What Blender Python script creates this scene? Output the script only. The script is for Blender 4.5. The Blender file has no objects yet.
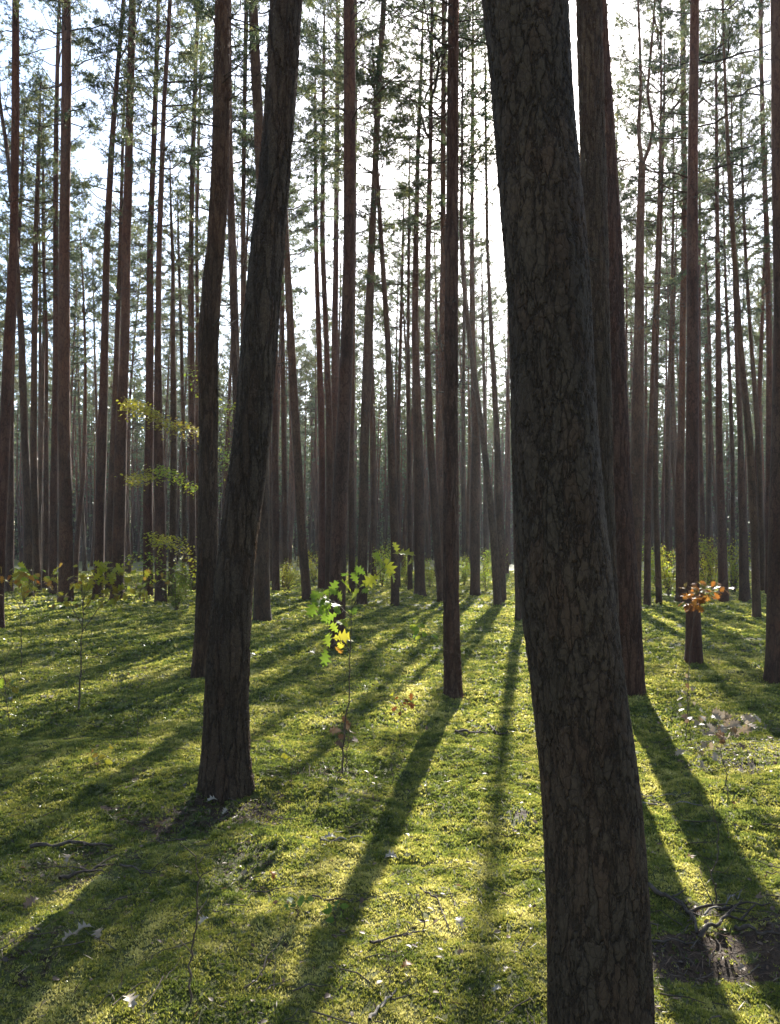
import bpy, math, random
import numpy as np
from mathutils import Vector, Matrix, Quaternion

SEED = 7
rnd = random.Random(SEED)
RG = np.random.default_rng(SEED)
scene = bpy.context.scene
COL = scene.collection

# ------------------------------------------------------------------ camera maths
F = 800.0; W, H = 780, 1024
EYE = 1.6
PITCH = math.atan((545 - 512) / F)
CP, SP = math.cos(PITCH), math.sin(PITCH)

def ray(px, py):
    a = (px - W / 2) / F; b = (H / 2 - py) / F
    return np.array([a, CP - b * SP, SP + b * CP])

def at(px, py, Y):
    r = ray(px, py)
    return np.array([0, 0, EYE]) + r * (Y / r[1])

def project(p):
    x, y, z = p[0], p[1], p[2] - EYE
    d = y * CP + z * SP
    return (W / 2 + F * x / d, H / 2 - F * (z * CP - y * SP) / d, d)

# ------------------------------------------------------------------ noise
_perm = np.random.default_rng(3).permutation(512)
_g = np.random.default_rng(4).uniform(0, 2 * np.pi, 512)
def perlin(x, y):
    x = np.asarray(x, float); y = np.asarray(y, float)
    xi = np.floor(x).astype(int); yi = np.floor(y).astype(int)
    xf = x - xi; yf = y - yi
    def gr(ix, iy, dx, dy):
        h = _perm[(_perm[ix & 511] + iy) & 511]
        return np.cos(_g[h]) * dx + np.sin(_g[h]) * dy
    u = xf * xf * xf * (xf * (xf * 6 - 15) + 10); v = yf * yf * yf * (yf * (yf * 6 - 15) + 10)
    a = gr(xi, yi, xf, yf); b = gr(xi + 1, yi, xf - 1, yf)
    c = gr(xi, yi + 1, xf, yf - 1); d = gr(xi + 1, yi + 1, xf - 1, yf - 1)
    return (a + u * (b - a)) * (1 - v) + (c + u * (d - c)) * v

def sstep(a, b, x):
    t = np.clip((x - a) / (b - a), 0, 1); return t * t * (3 - 2 * t)

MOUNDS = []
for (px, py, am, ra) in [(226, 785, .07, .42), (452, 692, .05, .35), (204, 672, .07, .5), (630, 690, .06, .45), (694, 664, .05, .4), (600, 1030, .04, .4)]:
    r_ = ray(px, py); t_ = -EYE / r_[2]; MOUNDS.append((r_[0] * t_, r_[1] * t_, am, ra))
def terrain(x, y):
    x = np.asarray(x, float); y = np.asarray(y, float)
    h = 0.10 * perlin(x / 4.1 + 3.3, y / 4.1) + 0.05 * perlin(x / 1.3 + 9, y / 1.3 + 5)
    h = h + 0.07 * (perlin(x / 0.5 + 1, y / 0.5 + 2)) + 0.04 * np.abs(perlin(x / 0.21, y / 0.21 + 7)) + .012 * perlin(x / .09, y / .09)
    for (cx, cy, am, ra) in MOUNDS:
        h = h + am * np.exp(-((x - cx) ** 2 + (y - cy) ** 2) / ra ** 2)
    return h

def moss_mask(x, y):
    n = .7 * perlin(x / 1.1 + 20, y / 1.1 + 11) + 0.75 * perlin(x / 0.31 + 4, y / 0.31 + 8) + 0.55 * perlin(x / .11, y / .11)
    # litter-rich spots seen in the photograph
    m = sstep(-1.0, -0.55, n)
    for (cx, cy, rx, ry, k) in LITTER:
        d = ((x - cx) / rx) ** 2 + ((y - cy) / ry) ** 2 + n * 3
        m = m * (1 - .85 * k * (1 - sstep(0.2, 1.1, d)))
    return m

def ground_pt(px, py):
    r = ray(px, py)
    t = -EYE / r[2]
    for _ in range(12):
        p = np.array([0, 0, EYE]) + r * t
        h = float(terrain(p[0], p[1]))
        t = (h - EYE) / r[2]
    p = np.array([0, 0, EYE]) + r * t
    p[2] = float(terrain(p[0], p[1]))
    return p

def _gp0(px, py):
    r = ray(px, py); t = -EYE / r[2]; return r[0] * t, r[1] * t
LITTER = []
for (px, py, rx, ry, k) in [(712, 925, .5, .3, .85), (225, 815, .4, .35, .8), (320, 780, .35, .45, .6), 
                            (105, 870, .4, .2, .6), (250, 860, .3, .3, .6), (740, 745, .6, .8, .7), (110, 680, .8, .7, .5),
                            (60, 960, .4, .2, .6),  (745, 650, 1.2, 2.2, .6),
                            (760, 940, .4, .2, .8), (600, 1000, .35, .35, .6)]:
    a, b = _gp0(px, py); LITTER.append((a, b, rx, ry, k))

# ------------------------------------------------------------------ mesh helpers
class Geo:
    def __init__(s):
        s.V = []; s.P = []; s.T = []; s.n = 0
    def add(s, V, polys, mat=0, tint=0.5):
        V = np.asarray(V, float).reshape(-1, 3)
        if np.isscalar(tint): tint = np.full(len(V), tint)
        for q in (polys if isinstance(polys, list) else [polys]):
            s.P.append((np.asarray(q, int) + s.n, mat))
        s.V.append(V); s.T.append(tint); s.n += len(V)
    def mesh(s, name, mats, smooth=True):
        V = np.concatenate(s.V); T = np.concatenate(s.T)
        m = bpy.data.meshes.new(name)
        m.vertices.add(len(V)); m.vertices.foreach_set('co', V.astype(np.float32).ravel())
        loops = np.concatenate([p.ravel() for p, _ in s.P])
        sizes = np.concatenate([np.full(len(p), p.shape[1]) for p, _ in s.P])
        mi = np.concatenate([np.full(len(p), k) for p, k in s.P])
        starts = np.concatenate([[0], np.cumsum(sizes)[:-1]])
        m.loops.add(len(loops)); m.loops.foreach_set('vertex_index', loops.astype(np.int32))
        m.polygons.add(len(sizes)); m.polygons.foreach_set('loop_start', starts.astype(np.int32))
        m.polygons.foreach_set('material_index', mi.astype(np.int32))
        m.polygons.foreach_set('use_smooth', np.full(len(sizes), smooth))
        a = m.attributes.new('tint', 'FLOAT', 'POINT'); a.data.foreach_set('value', T.astype(np.float32))
        for k in mats: m.materials.append(k)
        m.update(calc_edges=True); m.validate()
        return m

def link(name, mesh, parent=None):
    o = bpy.data.objects.new(name, mesh); COL.objects.link(o)
    if parent is not None: o.parent = parent
    return o

def thing(name, label, cat, loc=(0, 0, 0), rz=0.0, group=None):
    o = bpy.data.objects.new(name, None); COL.objects.link(o)
    o.location = Vector([float(v) for v in loc]); o.rotation_euler = (0, 0, rz); o.empty_display_size = .2
    o['label'] = label; o['category'] = cat
    if group: o['group'] = group
    return o

def tag(o, label=None, cat=None, group=None, kind=None):
    for k, v in (('label', label), ('category', cat), ('group', group), ('kind', kind)):
        if v: o[k] = v
    return o

def tube(P, R, seg=6, cap=True):
    P = np.asarray(P, float); R = np.asarray(R, float); n = len(P)
    T = np.gradient(P, axis=0); T /= np.linalg.norm(T, axis=1)[:, None] + 1e-9
    ref = np.array([0, 0, 1.0]) if abs(T[0][2]) < .9 else np.array([1.0, 0, 0])
    U = np.cross(T, ref); U /= np.linalg.norm(U, axis=1)[:, None] + 1e-9
    Vv = np.cross(T, U)
    a = np.linspace(0, 2 * np.pi, seg, endpoint=False)
    V = P[:, None, :] + R[:, None, None] * (np.cos(a)[None, :, None] * U[:, None, :] + np.sin(a)[None, :, None] * Vv[:, None, :])
    V = V.reshape(-1, 3)
    i = np.arange(n - 1)[:, None] * seg; j = np.arange(seg)[None, :]; j2 = (j + 1) % seg
    Q = np.stack([i + j, i + j2, i + seg + j2, i + seg + j], -1).reshape(-1, 4)
    return V, Q

def orient(rng, n, up=None, spread=1.0):
    """n random rotation matrices (columns: side, along, normal)"""
    nrm = rng.normal(size=(n, 3)) * spread
    if up is not None: nrm = nrm + up
    nrm /= np.linalg.norm(nrm, axis=1)[:, None]
    al = rng.normal(size=(n, 3)); al -= nrm * (al * nrm).sum(1)[:, None]
    al /= np.linalg.norm(al, axis=1)[:, None]
    sd = np.cross(al, nrm)
    return np.stack([sd, al, nrm], -1)

def stamp(geo, tv, polys, pos, M, size, tint, mat=0):
    n = len(pos); k = len(tv)
    V = np.einsum('nij,kj->nki', M, tv) * np.asarray(size).reshape(-1, 1, 1) + np.asarray(pos)[:, None, :]
    off = (np.arange(n) * k)[:, None, None]
    pl = [(np.asarray(q)[None] + off).reshape(-1, np.asarray(q).shape[1]) for q in polys]
    geo.add(V.reshape(-1, 3), pl, mat, np.repeat(np.asarray(tint, float) * np.ones(n), k))

# leaf templates: length 1 along +y
def leaf_template(half, fold=.22, curl=.25):
    hx = np.array([p[0] for p in half]); hy = np.array([p[1] for p in half])
    n = len(half); z = lambda x, y: np.abs(x) * fold - curl * (y - .3) ** 2
    mid = np.stack([0 * hy, hy, z(0 * hy, hy)], -1)
    # keep midrib monotone
    L = np.stack([-hx, hy, z(hx, hy)], -1); R = np.stack([hx, hy, z(hx, hy)], -1)
    V = np.concatenate([mid, L, R])
    i = np.arange(n - 1)
    Q = np.concatenate([np.stack([i, i + 1, n + i + 1, n + i], -1), np.stack([i, 2 * n + i, 2 * n + i + 1, i + 1], -1)])
    return V, [Q]
OAK = leaf_template([(.012, 0), (.03, .12), (.17, .2), (.07, .3), (.33, .43), (.12, .5), (.40, .68), (.13, .72), (.22, .9), (.06, .88), (0.0, 1)])
OVAL = leaf_template([(.01, 0), (.02, .1), (.22, .3), (.27, .5), (.18, .78), (0, 1)], .3, .2)
TINY = (np.array([[0, 0, 0], [.28, .45, .08], [0, 1, 0], [-.28, .45, .08]]), [np.array([[0, 1, 2, 3]])])

# ------------------------------------------------------------------ materials
def newmat(name):
    m = bpy.data.materials.new(name); m.use_nodes = True
    nt = m.node_tree; nt.nodes.clear()
    return m, nt, nt.nodes, nt.links
def N(nt, t, **k):
    n = nt.nodes.new(t)
    for a, v in k.items():
        if a.startswith('i_'): n.inputs[a[2:].replace('_', ' ')].default_value = v
        else: setattr(n, a, v)
    return n
def ramp(nt, stops):
    r = nt.nodes.new('ShaderNodeValToRGB'); e = r.color_ramp.elements
    while len(e) > len(stops): e.remove(e[-1])
    while len(e) < len(stops): e.new(0.5)
    for k, (p, c) in enumerate(stops): e[k].position = p; e[k].color = (*c, 1)
    return r
def math_(nt, op, a, b=None, c=None, clamp=False):
    n = nt.nodes.new('ShaderNodeMath'); n.operation = op; n.use_clamp = clamp
    for i, v in enumerate((a, b, c)):
        if v is None: continue
        if isinstance(v, (int, float)): n.inputs[i].default_value = v
        else: nt.links.new(v, n.inputs[i])
    return n.outputs[0]

def bark_material(name, near, vs_=14, zs_=.3, em_=.09, dsp=.022):
    m, nt, nd, L = newmat(name)
    tc = N(nt, 'ShaderNodeTexCoord'); oi = N(nt, 'ShaderNodeObjectInfo')
    off = N(nt, 'ShaderNodeVectorMath', operation='SCALE'); off.inputs[0].default_value = (13, 7, 29)
    L.new(oi.outputs['Random'], off.inputs['Scale'])
    add = N(nt, 'ShaderNodeVectorMath', operation='ADD'); L.new(tc.outputs['Object'], add.inputs[0]); L.new(off.outputs[0], add.inputs[1])
    mp = N(nt, 'ShaderNodeMapping'); mp.inputs['Scale'].default_value = (1, 1, zs_); L.new(add.outputs[0], mp.inputs[0])
    dn = N(nt, 'ShaderNodeTexNoise'); dn.inputs['Scale'].default_value = 11; dn.inputs['Detail'].default_value = 5; dn.inputs['Roughness'].default_value = .62; L.new(mp.outputs[0], dn.inputs['Vector'])
    ds = N(nt, 'ShaderNodeVectorMath', operation='MULTIPLY_ADD'); ds.inputs[1].default_value = (.17, .17, .17)
    L.new(dn.outputs['Color'], ds.inputs[0]); L.new(mp.outputs[0], ds.inputs[2])
    vo = N(nt, 'ShaderNodeTexVoronoi', feature='DISTANCE_TO_EDGE'); vo.inputs['Scale'].default_value = vs_
    L.new(ds.outputs[0], vo.inputs['Vector'])
    mr = N(nt, 'ShaderNodeMapRange', interpolation_type='SMOOTHSTEP'); mr.inputs['From Max'].default_value = em_; L.new(vo.outputs['Distance'], mr.inputs['Value'])
    vc = N(nt, 'ShaderNodeTexVoronoi', feature='F1'); vc.inputs['Scale'].default_value = vs_; L.new(ds.outputs[0], vc.inputs['Vector'])
    # flakes on the plates
    mp2 = N(nt, 'ShaderNodeMapping'); mp2.inputs['Scale'].default_value = (1, 1, .55); L.new(add.outputs[0], mp2.inputs[0])
    ds2 = N(nt, 'ShaderNodeVectorMath', operation='MULTIPLY_ADD'); ds2.inputs[1].default_value = (.05, .05, .05)
    L.new(dn.outputs['Color'], ds2.inputs[0]); L.new(mp2.outputs[0], ds2.inputs[2])
    v2 = N(nt, 'ShaderNodeTexVoronoi', feature='DISTANCE_TO_EDGE'); v2.inputs['Scale'].default_value = 55; L.new(ds2.outputs[0], v2.inputs['Vector'])
    mr2 = N(nt, 'ShaderNodeMapRange', interpolation_type='SMOOTHSTEP'); mr2.inputs['From Max'].default_value = .12; L.new(v2.outputs['Distance'], mr2.inputs['Value'])
    fn = N(nt, 'ShaderNodeTexNoise'); fn.inputs['Scale'].default_value = 55; fn.inputs['Detail'].default_value = 7; fn.inputs['Roughness'].default_value = .7; L.new(mp2.outputs[0], fn.inputs['Vector'])
    ln = N(nt, 'ShaderNodeTexNoise'); ln.inputs['Scale'].default_value = 5; ln.inputs['Detail'].default_value = 4; L.new(mp.outputs[0], ln.inputs['Vector'])
    h = math_(nt, 'MULTIPLY', mr.outputs[0], .34)
    h = math_(nt, 'MULTIPLY_ADD', mr2.outputs[0], .12, h)
    h = math_(nt, 'MULTIPLY_ADD', fn.outputs['Fac'], .52, h)
    h = math_(nt, 'MULTIPLY_ADD', ln.outputs['Fac'], .42, h)
    cr = ramp(nt, [(.30, (.020, .013, .009)), (.52, (.038, .026, .018)), (.85, (.062, .042, .028)), (1, (.10, .070, .047))]); L.new(h, cr.inputs[0])
    # reddish plates
    red = N(nt, 'ShaderNodeMix', data_type='RGBA', blend_type='MULTIPLY'); red.inputs[7].default_value = (1.05, .92, .86, 1)
    sep = N(nt, 'ShaderNodeSeparateColor'); L.new(vc.outputs['Color'], sep.inputs[0])
    rf = math_(nt, 'MULTIPLY', sep.outputs[0], sep.outputs[0]); L.new(rf, red.inputs[0]); L.new(cr.outputs[0], red.inputs[6])
    # upper stem turns orange-brown, thin flaking bark
    sx = N(nt, 'ShaderNodeSeparateXYZ'); L.new(tc.outputs['Object'], sx.inputs[0])
    zz = math_(nt, 'MULTIPLY_ADD', ln.outputs['Fac'], 3.0, sx.outputs[2])
    up = N(nt, 'ShaderNodeMapRange', interpolation_type='SMOOTHSTEP'); up.inputs['From Min'].default_value = 4.0; up.inputs['From Max'].default_value = 11.0; L.new(zz, up.inputs['Value'])
    cr2 = ramp(nt, [(.35, (.046, .023, .014)), (.8, (.115, .055, .031)), (1, (.17, .098, .056))]); L.new(h, cr2.inputs[0])
    mu = N(nt, 'ShaderNodeMix', data_type='RGBA'); L.new(up.outputs[0], mu.inputs[0]); L.new(red.outputs[2], mu.inputs[6]); L.new(cr2.outputs[0], mu.inputs[7])
    bn = N(nt, 'ShaderNodeTexNoise'); bn.inputs['Scale'].default_value = 1.6; bn.inputs['Detail'].default_value = 3; L.new(add.outputs[0], bn.inputs['Vector'])
    br_ = ramp(nt, [(.3, (.80, .82, .80)), (.5, (1, 1, .98)), (.7, (1.2, 1.12, 1.04))]); L.new(bn.outputs['Fac'], br_.inputs[0])
    m5 = N(nt, 'ShaderNodeMix', data_type='RGBA', blend_type='MULTIPLY'); m5.inputs[0].default_value = 1; L.new(mu.outputs[2], m5.inputs[6]); L.new(br_.outputs[0], m5.inputs[7]); mu = m5
    tn = N(nt, 'ShaderNodeMix', data_type='RGBA', blend_type='MULTIPLY'); tn.inputs[0].default_value = 1
    L.new(mu.outputs[2], tn.inputs[6]); L.new(oi.outputs['Color'], tn.inputs[7])
    bs = N(nt, 'ShaderNodeBsdfPrincipled'); bs.inputs['Roughness'].default_value = .85; bs.inputs['Specular IOR Level'].default_value = .25
    L.new(tn.outputs[2], bs.inputs['Base Color'])
    out = N(nt, 'ShaderNodeOutputMaterial'); L.new(bs.outputs[0], out.inputs[0])
    if near:
        dp = N(nt, 'ShaderNodeDisplacement'); dp.inputs['Midlevel'].default_value = .75; dp.inputs['Scale'].default_value = dsp
        L.new(h, dp.inputs['Height']); L.new(dp.outputs[0], out.inputs['Displacement'])
        m.displacement_method = 'BOTH'
    else:
        bp = N(nt, 'ShaderNodeBump'); bp.inputs['Strength'].default_value = .8; bp.inputs['Distance'].default_value = .012
        L.new(h, bp.inputs['Height']); L.new(bp.outputs[0], bs.inputs['Normal'])
    return m

def leaf_material(name, stops, trans=.5, rough=.5, objcol=False, spec=.3):
    m, nt, nd, L = newmat(name)
    at_ = N(nt, 'ShaderNodeAttribute', attribute_name='tint')
    cr = ramp(nt, stops); L.new(at_.outputs['Fac'], cr.inputs[0])
    col = cr.outputs[0]
    if objcol:
        oi = N(nt, 'ShaderNodeObjectInfo'); mx = N(nt, 'ShaderNodeMix', data_type='RGBA', blend_type='MULTIPLY'); mx.inputs[0].default_value = 1
        L.new(col, mx.inputs[6]); L.new(oi.outputs['Color'], mx.inputs[7]); col = mx.outputs[2]
    bs = N(nt, 'ShaderNodeBsdfPrincipled'); bs.inputs['Roughness'].default_value = rough; bs.inputs['Specular IOR Level'].default_value = spec
    L.new(col, bs.inputs['Base Color'])
    tr = N(nt, 'ShaderNodeBsdfTranslucent'); L.new(col, tr.inputs[0])
    ms = N(nt, 'ShaderNodeMixShader'); ms.inputs[0].default_value = trans
    L.new(bs.outputs[0], ms.inputs[1]); L.new(tr.outputs[0], ms.inputs[2])
    out = N(nt, 'ShaderNodeOutputMaterial'); L.new(ms.outputs[0], out.inputs[0])
    return m

def twig_material(name, c1, c2):
    m, nt, nd, L = newmat(name)
    tc = N(nt, 'ShaderNodeTexCoord'); no = N(nt, 'ShaderNodeTexNoise'); no.inputs['Scale'].default_value = 30; no.inputs['Detail'].default_value = 4
    L.new(tc.outputs['Object'], no.inputs['Vector'])
    cr = ramp(nt, [(.3, c1), (.7, c2)]); L.new(no.outputs['Fac'], cr.inputs[0])
    bs = N(nt, 'ShaderNodeBsdfPrincipled'); bs.inputs['Roughness'].default_value = .85; bs.inputs['Specular IOR Level'].default_value = .2
    L.new(cr.outputs[0], bs.inputs['Base Color'])
    bp = N(nt, 'ShaderNodeBump'); bp.inputs['Distance'].default_value = .003; L.new(no.outputs['Fac'], bp.inputs['Height']); L.new(bp.outputs[0], bs.inputs['Normal'])
    out = N(nt, 'ShaderNodeOutputMaterial'); L.new(bs.outputs[0], out.inputs[0])
    return m

def ground_material():
    m, nt, nd, L = newmat('forest_floor')
    tc = N(nt, 'ShaderNodeTexCoord'); a = N(nt, 'ShaderNodeAttribute', attribute_name='tint')
    n1 = N(nt, 'ShaderNodeTexNoise'); n1.inputs['Scale'].default_value = 55; n1.inputs['Detail'].default_value = 6; n1.inputs['Roughness'].default_value = .75
    n2 = N(nt, 'ShaderNodeTexNoise'); n2.inputs['Scale'].default_value = 2.2; n2.inputs['Detail'].default_value = 5
    n3 = N(nt, 'ShaderNodeTexNoise'); n3.inputs['Scale'].default_value = 14; n3.inputs['Detail'].default_value = 5
    for n in (n1, n2, n3): L.new(tc.outputs['Object'], n.inputs['Vector'])
    mc = ramp(nt, [(.28, (.030, .034, .012)), (.5, (.09, .095, .024)), (.72, (.19, .18, .055))]); 
    x = math_(nt, 'MULTIPLY_ADD', n1.outputs['Fac'], .55, math_(nt, 'MULTIPLY', n2.outputs['Fac'], .45)); L.new(x, mc.inputs[0])
    lc = ramp(nt, [(.32, (.012, .007, .004)), (.5, (.050, .028, .014)), (.66, (.12, .070, .036)), (.8, (.24, .16, .10))])
    y = math_(nt, 'MULTIPLY_ADD', n1.outputs['Fac'], .6, math_(nt, 'MULTIPLY', n3.outputs['Fac'], .4)); L.new(y, lc.inputs[0])
    f = math_(nt, 'ADD', a.outputs['Fac'], math_(nt, 'MULTIPLY', math_(nt, 'SUBTRACT', n3.outputs['Fac'], .5), 1.2))
    f2 = N(nt, 'ShaderNodeMapRange', interpolation_type='SMOOTHSTEP'); f2.inputs['From Min'].default_value = .3; f2.inputs['From Max'].default_value = .6; L.new(f, f2.inputs['Value'])
    mx = N(nt, 'ShaderNodeMix', data_type='RGBA'); L.new(f2.outputs[0], mx.inputs[0]); L.new(lc.outputs[0], mx.inputs[6]); L.new(mc.outputs[0], mx.inputs[7])
    bs = N(nt, 'ShaderNodeBsdfPrincipled'); bs.inputs['Roughness'].default_value = .8; bs.inputs['Specular IOR Level'].default_value = .25
    L.new(mx.outputs[2], bs.inputs['Base Color'])
    hh = math_(nt, 'MULTIPLY_ADD', n1.outputs['Fac'], .7, n3.outputs['Fac'])
    bp = N(nt, 'ShaderNodeBump'); bp.inputs['Distance'].default_value = .03; bp.inputs['Strength'].default_value = .9; L.new(hh, bp.inputs['Height']); L.new(bp.outputs[0], bs.inputs['Normal'])
    out = N(nt, 'ShaderNodeOutputMaterial'); L.new(bs.outputs[0], out.inputs[0])
    return m

BARK_NEAR = bark_material('pine_bark_near', True, 23, .30, .10, .016)
BARK_FINE = bark_material('pine_bark_furrowed', True, 17, .15, .16, .03)
BARK = bark_material('pine_bark', False)
NEEDLE = leaf_material('pine_needles', [(0, (.06, .085, .045)), (.5, (.10, .125, .052)), (1, (.21, .20, .07))], .6, .4, True, .5)
DEAD = twig_material('dead_wood', (.035, .026, .02), (.11, .085, .065))
TWIG = twig_material('twig_bark', (.05, .036, .026), (.13, .10, .075))
PALEWOOD = twig_material('bleached_wood', (.12, .10, .08), (.30, .26, .21))
LEAF = leaf_material('broad_leaves', [(0, (.10, .035, .015)), (.2, (.30, .11, .02)), (.4, (.24, .17, .03)), (.6, (.36, .34, .03)), (.8, (.20, .30, .03)), (1, (.07, .13, .03))], .6, .45, True)
DRY = leaf_material('dry_leaves', [(0, (.05, .03, .018)), (.35, (.13, .07, .035)), (.6, (.22, .14, .08)), (.85, (.32, .24, .155)), (1, (.38, .32, .24))], .3, .5, False, .5)
MOSS = leaf_material('moss_fronds', [(0, (.04, .055, .012)), (.35, (.15, .185, .03)), (.65, (.33, .315, .055)), (1, (.64, .57, .19))], .58, .33, False, .9)
GROUND = ground_material()

# ------------------------------------------------------------------ ground
def axis(fine_lo, fine_hi, step, far_lo, far_hi, g=1.07):
    mid = list(np.arange(fine_lo, fine_hi, step)); s = step; v = mid[-1]; up = []
    while v < far_hi: s *= g; v += s; up.append(v)
    s = step; v = mid[0]; dn = []
    while v > far_lo: s *= g; v -= s; dn.append(v)
    return np.array(dn[::-1] + mid + up)
gx = axis(-3.2, 3.2, .03, -420, 420, 1.055); gy = axis(2.2, 8.5, .03, -60, 520, 1.05)
X, Y = np.meshgrid(gx, gy)
Zg = terrain(X, Y)
tv = np.stack([X, Y, Zg], -1).reshape(-1, 3)
ny, nx = X.shape
ii = (np.arange(ny - 1)[:, None] * nx + np.arange(nx - 1)[None]).ravel()
g = Geo(); g.add(tv, np.stack([ii, ii + 1, ii + nx + 1, ii + nx], -1), 0, moss_mask(X, Y).ravel())
o = link('ground', g.mesh('ground', [GROUND])); o['kind'] = 'structure'

# moss fronds (nobody could count them)
def moss(bands):
    g = Geo(); r = RG
    for (y0, y1, dens, hgt, wid, nb) in bands:
        w = lambda y: .56 * y + 1.1
        area = (y1 - y0) * (w(y0) + w(y1)); n = int(area * dens)
        y = r.uniform(y0, y1, n); x = r.uniform(-1, 1, n) * w(y1); k = np.abs(x) < w(y); x, y = x[k], y[k]
        mk = moss_mask(x, y); k = r.random(len(x)) < mk * .98; x, y = x[k], y[k]
        n = len(x); z = terrain(x, y)
        c = np.stack([x, y, z], -1)
        tn = np.clip(.47 + .5 * perlin(x / .5, y / .5) + .35 * perlin(x / 2.3 + 7, y / 2.3) + .55 * perlin(x / .13, y / .13 + 3) + r.normal(0, .13, n), 0, 1)
        a = r.uniform(0, 2 * np.pi, (n, nb)); lean = r.uniform(.2, 1.1, (n, nb)); hh = hgt * r.uniform(.5, 1.25, (n, nb))
        dx = np.cos(a) * np.sin(lean); dy = np.sin(a) * np.sin(lean); dz = np.cos(lean)
        base = c[:, None, :] + np.stack([np.cos(a), np.sin(a), 0 * a], -1) * wid * .6 - np.array([0, 0, .004])
        tip = base + np.stack([dx, dy, dz], -1) * hh[..., None]
        b = r.uniform(0, 2 * np.pi, (n, nb))
        s = np.stack([np.cos(b), np.sin(b), .3 * np.sin(a)], -1) * wid
        mid = base * .5 + tip * .5
        V = np.stack([base, mid + s, tip, mid - s], 2).reshape(-1, 3)
        m = n * nb; q = (np.arange(m) * 4)[:, None] + np.arange(4)[None]
        g.add(V, q, 0, np.repeat(tn, nb * 4))
    o = link('moss', g.mesh('moss', [MOSS], False)); o['kind'] = 'stuff'; o['label'] = 'thick green moss carpet covering the forest floor'
moss([(1.6, 4.2, 13000, .015, .0030, 5), (4.2, 7.0, 6000, .020, .0045, 5), (7.0, 11.5, 1800, .030, .009, 4), (11.5, 20, 420, .045, .022, 4), (20, 48, 60, .07, .05, 4)])

# litter
def litter():
    r = RG; g = Geo()
    n = 9000; y = 1.8 + 16 * r.random(n) ** 1.7; x = r.uniform(-1, 1, n) * (.56 * y + 1)
    k = r.random(n) < (1.28 - moss_mask(x, y)); x, y = x[k], y[k]; n = len(x)
    p = np.stack([x, y, terrain(x, y) + .012], -1)
    stamp(g, *OVAL, p, orient(r, n, np.array([0, 0, 1.6]), .6), r.uniform(.012, .05, n) * (.6 + .05 * y), np.clip(r.normal(.36, .22, n), 0, .82))
    n = 60000; y = 1.8 + 10 * r.random(n) ** 1.5; x = r.uniform(-1, 1, n) * (.56 * y + 1)
    k = r.random(n) < (1.12 - moss_mask(x, y)) ; x, y = x[k], y[k]; n = len(x)
    p = np.stack([x, y, terrain(x, y) + .010], -1)
    nt_ = TINY[0] * np.array([.14, 1, .3])
    stamp(g, nt_, TINY[1], p, orient(r, n, np.array([0, 0, 1.6]), .8), r.uniform(.02, .07, n) * (.7 + .06 * y), np.clip(r.normal(.38, .2, n), 0, .8))
    o = link('leaf_litter', g.mesh('leaf_litter', [DRY])); o['kind'] = 'stuff'; o['label'] = 'small dry leaves and litter scattered on the forest floor'
    g = Geo(); n = 3000
    y = 2 + 11 * r.random(n) ** 1.5; x = r.uniform(-1, 1, n) * (.56 * y + .8)
    k = r.random(n) < (1.2 - moss_mask(x, y)); x, y = x[k], y[k]
    for a, b in zip(x, y):
        L_ = r.uniform(.04, .22); an = r.uniform(0, np.pi * 2); q = 4
        t = np.linspace(0, 1, q)[:, None]
        P = np.array([[a, b, 0]]) + t * L_ * np.array([[math.cos(an), math.sin(an), 0]]) + r.normal(0, L_ * .05, (q, 3))
        P[:, 2] = terrain(P[:, 0], P[:, 1]) + .012 + np.abs(r.normal(0, .008, q)) + r.uniform(0, .03) * t[:, 0]
        V, Q = tube(P, np.linspace(.0025, .001, q) * r.uniform(.7, 1.6), 4); g.add(V, Q)
    o = link('fallen_twigs', g.mesh('fallen_twigs', [TWIG])); o['kind'] = 'stuff'; o['label'] = 'thin fallen twigs strewn over the moss'
litter()

# ------------------------------------------------------------------ pine pieces
def dead_branch(g, r, base, a, ln, el, rad, twigs=True, mat=0):
    d = np.array([math.cos(a) * math.cos(el), math.sin(a) * math.cos(el), math.sin(el)])
    n = 6; s = np.linspace(0, 1, n)[:, None]
    P = base + d * s * ln + np.array([0, 0, 1]) * (s ** 2) * ln * r.uniform(-.25, .3) + np.concatenate([[[0, 0, 0]], r.normal(0, .035 * ln, (n - 1, 3))])
    V, Q = tube(P, rad * np.linspace(1, .3, n), 5); g.add(V, Q, mat)
    if twigs:
        for _ in range(int(1 + ln * 5)):
            u = r.uniform(.25, 1); i = min(int(u * (n - 1)), n - 2); c = P[i]
            sd = d + r.normal(0, .6, 3); sd /= np.linalg.norm(sd); e = c + sd * ln * r.uniform(.15, .45)
            V, Q = tube(np.array([c, (c + e) / 2 + r.normal(0, .02, 3), e]), [rad * .4, rad * .3, rad * .2], 3); g.add(V, Q, mat)

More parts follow.
